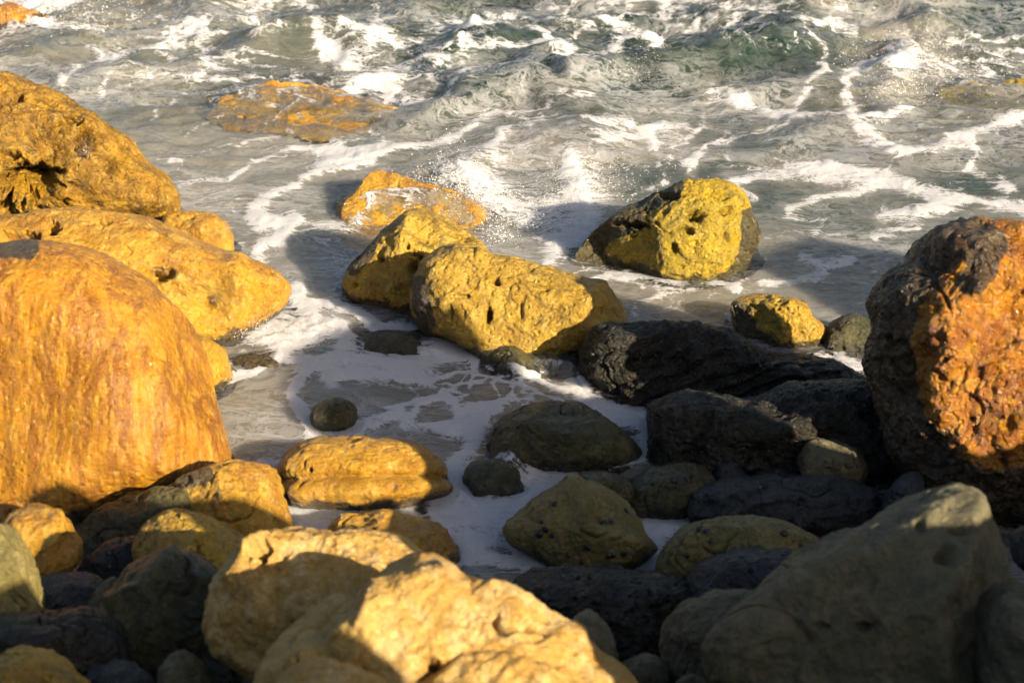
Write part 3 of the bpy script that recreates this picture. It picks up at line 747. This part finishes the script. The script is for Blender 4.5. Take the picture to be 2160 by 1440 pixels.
WASH.append(rock('boulder', 'golden brown boulder under a thin sheet of water in the far left surf', B, 'golden', 15.72,
     [(430, 285), (470, 225), (520, 192), (600, 176), (680, 185), (760, 205), (830, 235), (900, 265), (960, 300), (900, 345), (740, 365), (600, 355), (480, 330)], T=1.2, rough=.05, lump=.05, ridged=.03, terr=.012, facets=[(.62, 0, -.65)], crust_shade='washed'))
rock('rock', 'low amber rock before white spray in the top left corner', K, 'amber', 17.9,
     [(-90, 70), (-30, 25), (20, 11), (60, 22), (110, 36), (152, 48), (150, 75), (20, 100)], T=.5, rough=.03)
WASH.append(rock('boulder', 'weedy green boulder awash at the upper right edge', B, 'yellow', 16.0,
     [(1925, 240), (1965, 195), (2040, 178), (2120, 170), (2220, 172), (2300, 220), (2220, 275), (2060, 285), (1960, 270)], T=.8, rough=.05, terr=.015, facets=[(.62, 0, -.6)], crust_shade='washed'))
WASH.append(rock('rock', 'brown rock just under the surface at the right edge', K, 'golden', 15.0,
     [(2050, 350), (2085, 305), (2150, 278), (2260, 272), (2310, 345), (2210, 400), (2090, 395)], T=.4, rough=.03, crust_shade='washed'))
WASH.append(rock('rock', 'patch of green weedy rock under the far water near the top', K, 'yellow', 18.6,
     [(985, 60), (1040, 40), (1120, 34), (1180, 46), (1190, 75), (1110, 90), (1010, 85)], T=.45, rough=.05, crust_shade='washed'))

# ------------------------------------------------------------------ sea
PXS = np.concatenate([[-9000, -4500, -2400, -1300, -700, -420], np.arange(-260, 2424, 2.9), [2600, 2900, 3500, 4600, 6600, 11000]])
PYS = np.concatenate([[-1128, -1100, -1040, -940, -800, -640, -500, -390, -300, -230, -170, -125, -90], np.arange(-66, 1330, 2.2)])
NR, NC = len(PYS), len(PXS)
CX, CY = np.meshgrid(PXS, PYS)
W0 = on_plane(CX, CY, 0.0)
X, Y = W0[..., 0].astype(np.float32), W0[..., 1].astype(np.float32)
CX = CX.astype(np.float32); CY = CY.astype(np.float32)
far = sstep(11.5, 17, Y)
dist_fade = 1 - sstep(40, 200, Y) * .5
Z = 0.035 * fbm2(X * .7, Y * 1.1, 3, 1) * (.5 + far)
Z += far * 0.17 * (fbm2(X * .55 + .25 * Y, Y * .95, 4, 6, .5, True) - .35)
Z += (0.012 + .020 * far) * fbm2(X * 3.2, Y * 5.0, 4, 12, .55, True)
Z *= sstep(8.3, 9.6, Y) * .8 + .2

WAVES = [  # crest in picture order left to right, height, front width, back width
    ([(1100, 120), (1160, 118), (1200, 138), (1260, 132), (1340, 98), (1400, 112), (1500, 95), (1620, 72), (1760, 68)], .20, .22, .8),
    ([(860, 230), (920, 212), (970, 186), (1030, 170), (1110, 163), (1210, 190)], .17, .16, .6),
    ([(540, 60), (620, 42), (700, 50), (800, 75)], .18, .2, .7),
    ([(900, 112), (960, 88), (1000, 66), (1080, 62)], .16, .2, .6),
    ([(1840, 190), (1900, 110), (1960, 60), (2060, 50)], .10, .5, .6),
    ([(960, 345), (1050, 300), (1180, 295), (1300, 300)], .09, .35, .7),
    ([(1440, 20), (1600, 15), (1800, 8), (2000, 0)], .16, .25, .8),
    ([(200, 130), (300, 105), (400, 75), (470, 60)], .10, .3, .6),
    ([(1560, 290), (1760, 262), (1900, 320), (2100, 270)], .05, .3, .5),
]
for pts, h, wf, wb in WAVES:
    pp = on_plane(*np.array(pts, float).T, h)
    yc = np.interp(X, pp[:, 0], pp[:, 1]) + .08 * noise2(X * 3, X * 0, 3)
    win = sstep(pp[0, 0] - .35, pp[0, 0] + .4, X) * (1 - sstep(pp[-1, 0] - .4, pp[-1, 0] + .35, X))
    dy = Y - yc
    prof = np.where(dy < 0, np.exp(-(np.abs(dy) / wf) ** 1.5), np.exp(-(dy / wb) ** 2))
    Z += h * win * prof * (.85 + .25 * noise2(X * 2.1, Y * 1.3, 8))

for px_, py_, rx_, ry_, h_ in [(960, 385, 70, 45, .16), (1020, 430, 80, 40, .09), (1225, 400, 40, 60, .12), (1940, 110, 90, 80, .07), (1375, 115, 26, 26, .16), (990, 72, 24, 20, .14), (90, 20, 110, 30, .22), (1735, 560, 60, 22, .05), (690, 690, 110, 50, .06), (580, 490, 50, 40, .05)]:
    m_ = np.exp(-((CX - px_) / rx_) ** 2 - ((CY - py_) / ry_) ** 2)
    Z += .4 * h_ * m_ * np.clip(.35 + 1.1 * np.abs(fbm2(X * 5, Y * 5, 4, 66, .6)), 0, 2)

# ---- foam drawn as lines and patches on the water plane
wx = CX + 22 * fbm2(X * 2.4, Y * 2.4, 3, 21) + 6 * fbm2(X * 9, Y * 9, 2, 25)
wy = CY + 14 * fbm2(X * 2.4, Y * 2.4, 3, 31) + 4 * fbm2(X * 9, Y * 9, 2, 35)
FO = np.zeros_like(X); MK = np.zeros_like(X)


def window(x0, x1, y0, y1, m):
    i0, i1 = np.searchsorted(PYS, [y0 - m, y1 + m]); j0, j1 = np.searchsorted(PXS, [x0 - m, x1 + m])
    return slice(i0, i1), slice(j0, j1)


WMOD = .45 + .75 * np.clip(.5 + fbm2(X * 1.3, Y * 1.3, 3, 28), 0, 1)


def stroke(pts, w, s=1.0):
    xs_ = [p[0] for p in pts]; ys_ = [p[1] for p in pts]
    sl_ = window(min(xs_), max(xs_), min(ys_), max(ys_), w * 3 + 26)
    d = seg_dist(wx[sl_], wy[sl_], pts) / (w * 1.2 * WMOD[sl_])
    g = s * (.95 - .2 * far[sl_] + .3 * (1 - sstep(10.2, 11.4, Y[sl_]))) * np.exp(-d ** 2 * .75)
    FO[sl_] += g
    MK[sl_] = np.maximum(MK[sl_], .8 * s * np.exp(-(d / 2.4) ** 2))


def blob(cx, cy, rx, ry, s=1.0, milk=1.0):
    sl_ = window(cx - rx, cx + rx, cy - ry, cy + ry, max(rx, ry) * .9 + 20)
    d = np.hypot((wx[sl_] - cx) / rx, (wy[sl_] - cy) / ry)
    FO[sl_] += s * np.exp(-d ** 2 * .9)
    MK[sl_] = np.maximum(MK[sl_], milk * np.exp(-(d / 1.6) ** 2))


STROKES = [
    # upper left
    ([(0, 72), (60, 62), (140, 58), (225, 66)], 11, .8), ([(0, 112), (60, 116)], 9, .6), ([(130, 104), (200, 108), (240, 122)], 8, .6),
    ([(125, 192), (160, 152), (220, 122), (320, 112), (380, 86), (440, 66)], 13, .85), ([(280, 48), (360, 58), (440, 80)], 11, .75),
    ([(210, 202), (238, 160), (300, 152), (318, 165)], 7, .7), ([(322, 262), (350, 228), (392, 196)], 8, .6), ([(440, 60), (520, 35), (560, 20)], 10, .6),
    ([(388, 300), (430, 268), (470, 245)], 4, .55), ([(365, 342), (440, 320), (540, 300), (620, 285)], 4, .5), ([(385, 392), (480, 382), (540, 340), (620, 318), (720, 308)], 9, .7),
    ([(540, 478), (546, 432), (600, 402), (650, 368), (730, 340)], 13, .9), ([(550, 462), (592, 490), (622, 466), (606, 502), (560, 524), (535, 552)], 13, .95),
    ([(470, 400), (500, 420), (495, 445)], 6, .5), ([(360, 350), (420, 338)], 6, .4),
    ([(350, 20), (430, 18), (520, 10), (640, 5)], 10, .6), ([(620, 55), (660, 80), (690, 110), (720, 130)], 7, .6),
    # upper middle
    ([(690, 120), (740, 140), (780, 150), (860, 140)], 9, .7), ([(720, 95), (790, 92), (850, 110)], 7, .7), ([(780, 115), (800, 80), (790, 40), (800, 20)], 8, .65),
    ([(730, 200), (800, 180), (860, 160)], 10, .7), ([(800, 190), (812, 215), (830, 200)], 7, .6), ([(880, 130), (950, 105), (985, 80)], 7, .7),
    ([(975, 128), (1050, 116), (1140, 106), (1180, 98)], 11, .85), ([(1000, 85), (1060, 75), (1130, 78), (1190, 70)], 8, .6), ([(985, 60), (992, 88)], 13, 1),
    ([(1150, 92), (1162, 122), (1190, 130), (1202, 152), (1232, 156), (1262, 146), (1300, 130), (1342, 108), (1362, 98), (1392, 132)], 12, 1.0),
    ([(1190, 178), (1260, 172), (1330, 180)], 9, .4),
    ([(905, 232), (935, 210), (962, 190), (1000, 176), (1060, 165), (1105, 162)], 8, 1.0), ([(890, 228), (930, 222)], 13, .8),
    ([(1200, 90), (1240, 60), (1270, 30), (1330, 18), (1400, 20)], 11, .7), ([(1330, 25), (1390, 30), (1440, 45)], 8, .6), ([(1400, 60), (1440, 75)], 7, .6),
    ([(700, 338), (800, 326), (880, 316), (960, 290), (1002, 262)], 11, .9), ([(720, 352), (780, 345), (820, 330)], 10, .85),
    ([(1020, 250), (1100, 240), (1180, 226), (1250, 230)], 11, .75), ([(1046, 325), (1060, 292), (1112, 276), (1180, 262)], 11, .9), ([(1180, 262), (1260, 268), (1330, 262)], 8, .6),
    ([(1260, 312), (1340, 292), (1384, 270), (1440, 262)], 10, .8), ([(1368, 280), (1376, 322)], 8, .8), ([(1205, 365), (1215, 420), (1235, 448)], 16, .95), ([(1380, 360), (1410, 340), (1400, 390), (1330, 420)], 6, .6),
    ([(1410, 310), (1450, 300), (1500, 230)], 8, .6),
    # upper right web
    ([(1505, 200), (1560, 216), (1620, 246), (1680, 252), (1760, 257), (1792, 236), (1780, 192), (1812, 160), (1880, 152)], 13, .95),
    ([(1742, 165), (1732, 132), (1702, 106), (1690, 90), (1760, 86), (1800, 90)], 7, .8), ([(1718, 88), (1792, 66), (1770, 54), (1700, 48)], 6, .75),
    ([(1620, 240), (1680, 226), (1712, 186), (1745, 165)], 8, .75), ([(1800, 265), (1832, 302), (1900, 332), (1960, 326), (2040, 292), (2100, 272), (2180, 252)], 16, 1),
    ([(1765, 250), (1860, 270), (1912, 240)], 9, .75), ([(2040, 300), (2062, 332), (2046, 356), (2082, 372), (2130, 398)], 9, .8), ([(2046, 356), (1980, 372)], 4, .5), ([(1890, 340), (1868, 372)], 4, .6),
    ([(1440, 352), (1500, 312), (1560, 292), (1620, 276), (1660, 262)], 8, .8), ([(1452, 345), (1460, 365)], 8, .8), ([(1520, 300), (1530, 270), (1545, 285)], 4, .6),
    ([(1540, 388), (1600, 376), (1680, 371), (1760, 370), (1850, 376), (1922, 402), (1982, 420), (2060, 430), (2180, 448)], 16, .95), ([(1660, 440), (1720, 425), (1800, 412), (1840, 400)], 10, .8),
    ([(1700, 365), (1750, 355), (1790, 362)], 6, .7), ([(1860, 455), (1940, 445), (2020, 432)], 16, .85), ([(1655, 452), (1740, 466), (1720, 490)], 8, .45), ([(1560, 400), (1590, 430)], 9, .7),
    ([(1440, 24), (1560, 22), (1700, 12), (1900, 16), (2000, 10)], 13, .85), ([(1490, 62), (1560, 50), (1650, 36), (1760, 20)], 7, .7), ([(1440, 100), (1500, 75)], 9, .65),
    ([(1620, 300), (1650, 290), (1662, 315), (1640, 345), (1660, 350)], 3, .55), ([(1520, 330), (1540, 350), (1600, 358)], 3, .5), ([(2100, 130), (2160, 150)], 10, .5), ([(2020, 190), (2090, 175), (2160, 168)], 6, .6),
    # middle
    ([(1240, 596), (1330, 582), (1420, 592), (1520, 598), (1552, 608)], 10, .95), ([(1440, 620), (1360, 640), (1330, 660)], 5, .5), ([(1140, 570), (1190, 522), (1235, 490), (1255, 468)], 18, .7), ([(1250, 566), (1330, 590)], 8, .7),
    ([(1690, 545), (1735, 560), (1790, 545), (1740, 572)], 12, .85), ([(1600, 600), (1660, 596), (1720, 588)], 12, .7), ([(1620, 500), (1700, 486), (1800, 500)], 5, .4), ([(1840, 500), (1880, 490), (1930, 480)], 12, .6),
    ([(1540, 675), (1590, 705)], 12, .75), ([(1765, 750), (1800, 768), (1850, 772)], 13, .8), ([(1800, 640), (1850, 650)], 6, .4),
    ([(628, 605), (640, 640), (700, 645), (740, 662), (800, 692), (860, 690)], 15, .9), ([(545, 690), (580, 700), (640, 700), (700, 700), (740, 720)], 20, .85), ([(650, 640), (640, 720), (600, 735)], 14, .7),
    ([(450, 818), (520, 792), (580, 764), (604, 744)], 8, .85), ([(540, 760), (640, 765)], 10, .6),
    # pool
    ([(640, 872), (616, 838), (628, 800), (660, 772), (720, 762)], 12, 1), ([(640, 872), (662, 915), (740, 910), (810, 892), (850, 872)], 15, 1), ([(600, 975), (540, 985)], 10, .7),
    ([(720, 770), (800, 762), (880, 760), (960, 748), (1020, 748)], 22, .85), ([(700, 800), (800, 795), (900, 800)], 18, .85), ([(900, 805), (960, 785), (1040, 795), (1110, 815), (1180, 850)], 6, .8),
    ([(1020, 750), (1080, 780), (1140, 800), (1190, 830)], 8, .8), ([(860, 905), (890, 850), (930, 830)], 10, .8), ([(930, 830), (980, 870), (1060, 850), (1120, 838)], 9, .8), ([(820, 860), (880, 845), (960, 845)], 7, .7),
    ([(940, 905), (1000, 880), (1060, 860)], 12, .8), ([(960, 980), (1000, 930), (1022, 885)], 22, .75), ([(880, 900), (980, 910)], 10, .7), ([(1000, 770), (990, 820)], 6, .7), ([(1090, 800), (1080, 840)], 5, .7),
    ([(600, 1090), (680, 1078), (760, 1078), (850, 1082)], 22, 1), ([(620, 1110), (700, 1108)], 16, 1), ([(1100, 1040), (1132, 1004), (1230, 976), (1330, 962)], 22, .95), ([(1115, 1045), (1170, 1020)], 22, 1),
    ([(1214, 812), (1242, 842), (1292, 872), (1362, 884)], 20, 1), ([(1345, 1115), (1400, 1104), (1470, 1098)], 20, .95), ([(1370, 1140), (1382, 1185)], 14, .9), ([(1300, 1200), (1370, 1190)], 8, .7), ([(1345, 965), (1366, 905)], 8, .6),
    ([(920, 1080), (960, 1010), (985, 1060)], 22, 1), ([(930, 1100), (1000, 1080), (1100, 1075)], 34, 1), ([(960, 1140), (1060, 1130), (1130, 1160)], 36, 1), ([(980, 1180), (1100, 1190), (1160, 1200)], 22, 1), ([(1200, 1215), (1330, 1205)], 10, .7),
]
for s_ in STROKES: stroke(*s_)
for b_ in [(90, 18, 110, 28, .9), (985, 68, 26, 18, .95), (1375, 118, 26, 24, .95), (955, 378, 55, 32, .7), (1020, 415, 80, 40, .68), (1120, 450, 90, 36, .62), (1235, 400, 60, 60, .62), (1170, 500, 70, 40, .5), (720, 560, 60, 60, .5), (700, 480, 60, 30, .4), (580, 480, 60, 50, .4), (690, 330, 90, 24, .45), (1080, 330, 120, 40, .4), (1380, 300, 90, 40, .35), (1930, 110, 90, 80, .30), (1960, 170, 90, 26, .4), (1895, 150, 40, 30, .4),
           (600, 640, 40, 30, .3), (640, 720, 110, 50, .5), (760, 470, 50, 25, .45), (760, 610, 40, 50, .4), (880, 220, 40, 20, .6), (1300, 20, 60, 14, .6), (800, 790, 150, 40, .4), (1400, 640, 70, 40, .25), (740, 130, 90, 70, .42), (840, 60, 80, 40, .3), (820, 200, 60, 30, .4)]:
    blob(*b_)
# cell-like lace of thin foam
FO *= 1 - .85 * np.exp(-((CX - 870) / 130) ** 2 - ((CY - 435) / 50) ** 2)
d1, d2 = voro2(X * 1.15 + .35 * fbm2(X * 1.7, Y * 1.7, 3, 41), Y * 1.0 + .35 * fbm2(X * 1.7, Y * 1.7, 3, 43), 3)
lace = np.clip(1 - (d2 - d1) / .07, 0, 1) * sstep(-.1, .35, fbm2(X * .5, Y * .5, 2, 44)) * (Y > 11)
d1, d2 = voro2(X * 6 + .8 * fbm2(X * 4, Y * 4, 3, 51), Y * 4.2 + .8 * fbm2(X * 4, Y * 4, 3, 53), 4)
pool = np.exp(-(((CX - 1010) / 170) ** 2 + ((CY - 820) / 60) ** 2) ** 2)
lace2 = np.clip(1.2 - (d2 - d1) / .22, 0, 1) * pool * .9
chop = 1.25 * np.clip(fbm2(X * 2.2 + .3 * Y, Y * 3.6, 5, 61, .6, True) - .12, 0, 1) * 1.5 * far * sstep(-.15, .3, fbm2(X * .6, Y * .6, 2, 63))
tops = sstep(.06, .22, Z) * .5 * sstep(-.2, .4, fbm2(X * 1.6, Y * 2.4, 4, 71))
FO = np.minimum(FO, 1.0)
d1, d2 = voro2(X * 2.6 + .5 * fbm2(X * 2.7, Y * 2.7, 3, 141), Y * 2.0 + .5 * fbm2(X * 2.7, Y * 2.7, 3, 143), 9)
lace3 = np.clip(1.1 - (d2 - d1) / .12, 0, 1) * sstep(.0, .5, fbm2(X * .7, Y * .7, 3, 144))
FO = np.maximum.reduce([FO, .5 * lace, .55 * lace3, lace2, .6 * chop, tops * far])

# ---- rocks under and through the water
ROCKZ = np.full(X.shape, -5.0, np.float32)
ipx = np.interp
for ob, P, Q in ROCKS:
    keep = P[:, 2] > -.35
    Pk = P[keep]
    if not len(Pk): continue
    # picture chart of the point dropped straight down to the water plane
    qx, qy = project(np.stack([Pk[:, 0], Pk[:, 1], Pk[:, 2] * 0], 1))
    ii = np.round(np.interp(qy, PYS, np.arange(NR))).astype(int); jj = np.round(np.interp(qx, PXS, np.arange(NC))).astype(int)
    ok = (qy > -66) & (qy < 1330) & (qx > -260) & (qx < 2420)
    tmp = np.full(X.shape, -5.0, np.float32)
    if not ok.any(): continue
    np.maximum.at(tmp, (ii[ok], jj[ok]), Pk[ok, 2].astype(np.float32))
    i0, i1 = max(ii[ok].min() - 6, 0), ii[ok].max() + 7; j0, j1 = max(jj[ok].min() - 6, 0), jj[ok].max() + 7
    sub = tmp[i0:i1, j0:j1]
    for _ in range(4):      # close the gaps between the sampled points
        e = np.pad(sub, 1, constant_values=-5)
        mx = np.maximum.reduce([e[1:-1, :-2], e[1:-1, 2:], e[:-2, 1:-1], e[2:, 1:-1]])
        sub = np.where(sub < -4, mx, sub)
    ROCKZ[i0:i1, j0:j1] = np.maximum(ROCKZ[i0:i1, j0:j1], sub)


def blur(a, r):
    for ax in (0, 1):
        for _ in range(2):
            c = np.cumsum(np.pad(a, [(r + 1, r) if k == ax else (0, 0) for k in (0, 1)], mode='edge'), axis=ax, dtype=np.float64)
            a = ((np.take(c, range(2 * r + 1, c.shape[ax]), axis=ax) - np.take(c, range(0, c.shape[ax] - 2 * r - 1), axis=ax)) / (2 * r + 1)).astype(np.float32)
    return a


# sheets of water running over the low rocks
RB = blur(np.maximum(ROCKZ, -.6), 4)
film = 0.022 * fbm2(X * 2.6, Y * 2.6, 4, 81) + 0.02 * fbm2(X * 11, Y * 11, 2, 85)


def drape(cx, cy, rx, ry, lift, cap):
    global Z
    m = np.exp(-(((CX - cx) / rx) ** 2 + ((CY - cy) / ry) ** 2) ** 2)
    tgt = np.minimum(RB + lift + film, cap)
    Z = np.where(RB > -.5, np.maximum(Z, Z * (1 - m) + tgt * m), Z)


for d_ in [(690, 255, 300, 110, .012, .09), (2100, 230, 200, 70, .02, .3), (880, 440, 200, 90, .02, .15), (1110, 800, 110, 60, .015, .07), (860, 735, 130, 35, .008, .04),
           (1085, 60, 130, 50, .05, .4), (920, 1150, 60, 60, .012, .16), (1040, 1010, 80, 50, -.004, .13), (555, 775, 70, 40, .0, .1), (2180, 330, 150, 70, .05, .2), (430, 500, 80, 60, -.02, .1)]:
    drape(*d_)
depth = Z - ROCKZ
above = (depth < 0).astype(np.float32)
ring = np.clip(blur(above, 5) * 2.2, 0, 1) * (1 - above)
FO = np.maximum(FO, .75 * ring * sstep(-.25, .35, fbm2(X * 3, Y * 3, 3, 91)))
MK = np.maximum(MK, .5 * ring)
clear = np.exp(-np.maximum(depth, 0) / (.10 + .2 * np.exp(-((CX - 680) / 260) ** 2 - ((CY - 260) / 90) ** 2) + .15 * np.exp(-((CX - 2100) / 150) ** 2 - ((CY - 230) / 90) ** 2))) * .92
sand = np.exp(-np.maximum(Z - (beach_z(X, Y)), 0) / .12) * .7
clear = np.maximum(clear, sand)
near = 1 - sstep(12.2, 16.0, Y + 1.6 * noise2(X * .45, Y * .45, 95) + .5 * (X + 1.5) * (X > -1.5))
left = (1 - sstep(-2.2, -.6, X)) * .45 + sstep(1.2, 2.6, X) * .3 * (1 - sstep(15, 18, Y))
MILK = np.clip(np.maximum(np.maximum(near * .8, left) + .05, MK) + .25 * fbm2(X * 1.1, Y * 1.6, 3, 97), 0.02, 1)
D_ = np.maximum.reduce([np.exp(-((CX - a_) / b_) ** 2 - ((CY - c_) / d_) ** 2) for a_, b_, c_, d_ in ((1000, 460, 90, 120), (1330, 280, 115, 80), (1600, 190, 130, 70), (2080, 160, 60, 70), (2060, 120, 395, 26), (700, 160, 60, 60), (1000, 120, 200, 40))])
MILK *= 1 - .95 * D_
foamz = sstep(.3, 1.0, blur(FO, 2))
Z += foamz * (.006 + .02 * np.abs(fbm2(X * 9, Y * 9, 3, 99))) * sstep(-.02, .06, depth)
edge = (CX > -262) & (CX < 2424)
V = np.stack([X, Y, Z], -1).reshape(-1, 3)
sea = mesh_obj('sea', V, grid_faces(NR, NC)[:, ::-1], M['sea'])
tag(sea, kind='structure')
for nm, arr in (('foam', FO), ('clear', clear), ('milk', MILK)):
    a = sea.data.attributes.new(nm, 'FLOAT', 'POINT'); a.data.foreach_set('value', np.clip(arr, 0, 1).astype(np.float32).ravel())

# ------------------------------------------------------------------ snails on the rocks
trees = []


def hit(px, py):
    d = ray(px, py); d = Vector(d / np.linalg.norm(d)); best = None
    for ob, tr in trees:
        h = tr.ray_cast(Vector(CAMP), d, 60)
        if h[0] is not None and (best is None or h[3] < best[0]): best = (h[3], h[0], h[1], ob)
    return best


def snail_mesh():
    nu, nv = 14, 12
    V, Fc = [], []
    for i in range(nu + 1):         # low turbinate shell: a spiral-ribbed cone with a rounded foot
        s = i / nu
        z = -.25 + 1.1 * s
        r = math.sqrt(max(0, 1 - ((s - .22) / .78) ** 2)) if s > .22 else .75 + .25 * math.sin(s / .22 * math.pi / 2)
        r *= 1 + .07 * math.sin(s * 6 * math.pi)
        for j in range(nv):
            a = 2 * math.pi * j / nv + s * 1.5
            k = 1 + .12 * math.cos(a - s * 5)
            V.append((r * k * math.cos(a), r * k * math.sin(a), z))
    for i in range(nu):
        for j in range(nv):
            Fc.append((i * nv + j, i * nv + (j + 1) % nv, (i + 1) * nv + (j + 1) % nv, (i + 1) * nv + j))
    me = bpy.data.meshes.new('snail'); me.from_pydata(V, [], Fc); me.update(); me.materials.append(M['snail'])
    for p in me.polygons: p.use_smooth = True
    return me


SNAILS = [
    ('black snail alone high on the left shoulder of the peaked mossy rock', 1170, 1062, 7),
    ('largest black snail of the cluster on the left of the peaked mossy rock', 1138, 1126, 10),
    ('black snail at the top of the left cluster on the peaked mossy rock', 1152, 1116, 7),
    ('black snail at the right end of the left cluster on the peaked mossy rock', 1166, 1128, 7),
    ('black snail in the middle of the lower face of the peaked mossy rock', 1240, 1154, 8),
    ('small black snail low on the peaked mossy rock, left of the middle one', 1198, 1170, 6),
    ('small black snail just below the middle one on the peaked mossy rock', 1228, 1185, 6),
    ('left snail of the touching pair at the lower right of the peaked mossy rock', 1284, 1171, 8),
    ('right snail of the touching pair at the lower right of the peaked mossy rock', 1293, 1170, 7),
    ('black snail at the lower right end of the peaked mossy rock', 1316, 1166, 7),
    ('larger of two black snails in the hollow on the peaked mossy rock', 1272, 1104, 8),
    ('smaller of two black snails in the hollow on the peaked mossy rock', 1290, 1101, 6),
    ('black snail on the right shoulder of the peaked mossy rock', 1320, 1077, 7),
    ('black snail lowest of all at the foot of the peaked mossy rock', 1187, 1199, 6),
    ('tiny black snail just above the left cluster on the peaked mossy rock', 1142, 1100, 5),
    ('single black snail on the low green rock behind the peaked one', 1234, 1009, 7),
    ('leftmost black snail on the egg-shaped olive rock', 1377, 1018, 6),
    ('topmost small black snail on the egg-shaped olive rock', 1396, 1001, 5),
    ('black snail low in the middle of the egg-shaped olive rock', 1398, 1022, 6),
    ('left snail of the close pair on the egg-shaped olive rock', 1420, 1012, 7),
    ('right snail of the close pair on the egg-shaped olive rock', 1432, 1017, 6),
    ('rightmost and largest black snail on the egg-shaped olive rock', 1449, 1009, 8),
    ('tiny black snail lowest on the egg-shaped olive rock', 1412, 1032, 4),
    ('single black snail on the long flat dark rock', 1603, 1028, 7),
    ('upper snail of the pair at the left end of the domed pool rock', 1044, 905, 6),
    ('lower snail of the pair at the left end of the domed pool rock', 1041, 914, 6),
    ('lone black snail at the lower left foot of the domed pool rock', 1034, 936, 5),
    ('black snail on the upper left slope of the domed pool rock', 1093, 900, 5),
    ('black snail near the crown of the domed pool rock', 1195, 872, 5),
    ('left snail of the pair on the left shoulder of the broad banded dome', 1476, 1116, 8),
    ('right snail of the pair on the left shoulder of the broad banded dome', 1488, 1120, 8),
    ('black snail under the pale band of the broad dome, below the pair', 1499, 1142, 6),
    ('black snail low at the left foot of the broad banded dome', 1449, 1171, 7),
    ('black snail high on the right of the broad banded dome', 1654, 1125, 8),
    ('rightmost black snail on the broad banded dome', 1690, 1150, 6),
    ('single black snail on top of the dark blue slate rock', 1651, 1170, 7),
    ('upper black snail on the dim teal stone in the left shadow', 228, 1165, 7),
    ('lower black snail on the dim teal stone in the left shadow', 232, 1196, 7),
    ('black snail above the groove of the two-tiered ledge rock', 655, 992, 5),
    ('black snail at the left end of the groove of the ledge rock', 626, 1006, 5),
]
names_near = [r for r in ROCKS if True]
for ob, P, Q in names_near:
    c = P.mean(0); t_ = (c - CAMP) @ F
    qx, qy = project(P)
    if t_ < 10.6 and qx.max() > 140 and qy.max() > 830 and not (qx.min() < -100):
        trees.append((ob, BVHTree.FromPolygons([tuple(p) for p in P.tolist()], Q.tolist())))
sm = snail_mesh()
rs = np.random.RandomState(3)
for lab, px_, py_, r_ in SNAILS:
    if True:
        h = hit(px_, py_)
        if h is None: continue
        o = bpy.data.objects.new('sea_snail', sm); COL.objects.link(o)
        rad = r_ * PX * h[0] * .95
        nrm = h[2].normalized()
        if nrm.dot(Vector(CAMP) - h[1]) < 0: nrm = -nrm
        o.location = h[1] + nrm * rad * .1
        o.scale = (rad, rad * .92, rad * .8)
        e = nrm.to_track_quat('Z', 'Y').to_euler(); o.rotation_euler = e
        o.rotation_euler.rotate_axis('Z', rs.rand() * 6.28)
        tag(o, lab, 'snail', 'black snails on the shaded rocks')

# ------------------------------------------------------------------ spray
ico = []
ph = (1 + 5 ** .5) / 2
iv = np.array([(-1, ph, 0), (1, ph, 0), (-1, -ph, 0), (1, -ph, 0), (0, -1, ph), (0, 1, ph), (0, -1, -ph), (0, 1, -ph), (ph, 0, -1), (ph, 0, 1), (-ph, 0, -1), (-ph, 0, 1)]) / math.hypot(1, ph)
it = np.array([(0, 11, 5), (0, 5, 1), (0, 1, 7), (0, 7, 10), (0, 10, 11), (1, 5, 9), (5, 11, 4), (11, 10, 2), (10, 7, 6), (7, 1, 8), (3, 9, 4), (3, 4, 2), (3, 2, 6), (3, 6, 8), (3, 8, 9), (4, 9, 5), (2, 4, 11), (6, 2, 10), (8, 6, 7), (9, 8, 1)])


def spray(label, spots):
    pos, rad = [], []
    for px_, py_, n, sx, sy, hz, r in spots:
        n = int(n * 3.0)
        c = on_plane(np.array([px_ * 1.0]), np.array([py_ * 1.0]), .05)[0]
        d = rs.normal(size=(n, 3)) * (sx, sy, 0)
        d[:, 2] = rs.exponential(hz, n) * np.exp(-(d[:, 0] / sx) ** 2 * .4)
        pos.append(c + d); rad.append(r * .36 * (.3 + rs.exponential(.5, n).clip(0, 1.8)))
    pos = np.concatenate(pos); rad = np.concatenate(rad)
    V = (pos[:, None, :] + iv[None] * rad[:, None, None]).reshape(-1, 3)
    T = (it[None] + 12 * np.arange(len(pos))[:, None, None]).reshape(-1, 3)
    tag(mesh_obj('sea_spray', V, T, M['spray']), label, 'spray', kind='stuff')


spray('white spray thrown up behind the washed golden boulder', [(950, 410, 900, .20, .14, .10, .0055), (990, 430, 700, .24, .14, .06, .005), (1050, 505, 120, .06, .08, .07, .006), (1110, 470, 300, .22, .12, .03, .0045)])
spray('white droplets over the surging water left of the holed boulder', [(1220, 420, 700, .16, .2, .05, .005), (1270, 370, 300, .25, .2, .03, .0045)])
spray('white spray of the breaking wave at the upper right', [(1930, 150, 800, .4, .4, .09, .006), (1880, 190, 300, .2, .2, .05, .006)])
spray('white spray along the crest of the small breaker', [(1370, 150, 350, .12, .1, .09, .005), (1240, 170, 250, .3, .08, .05, .0045), (990, 100, 250, .1, .1, .07, .005)])
spray('white spray in the top left corner', [(100, 40, 500, .5, .3, .12, .007)])
spray('foam flecks at the blunt end of the long golden boulder', [(570, 705, 200, .12, .08, .03, .0045)])
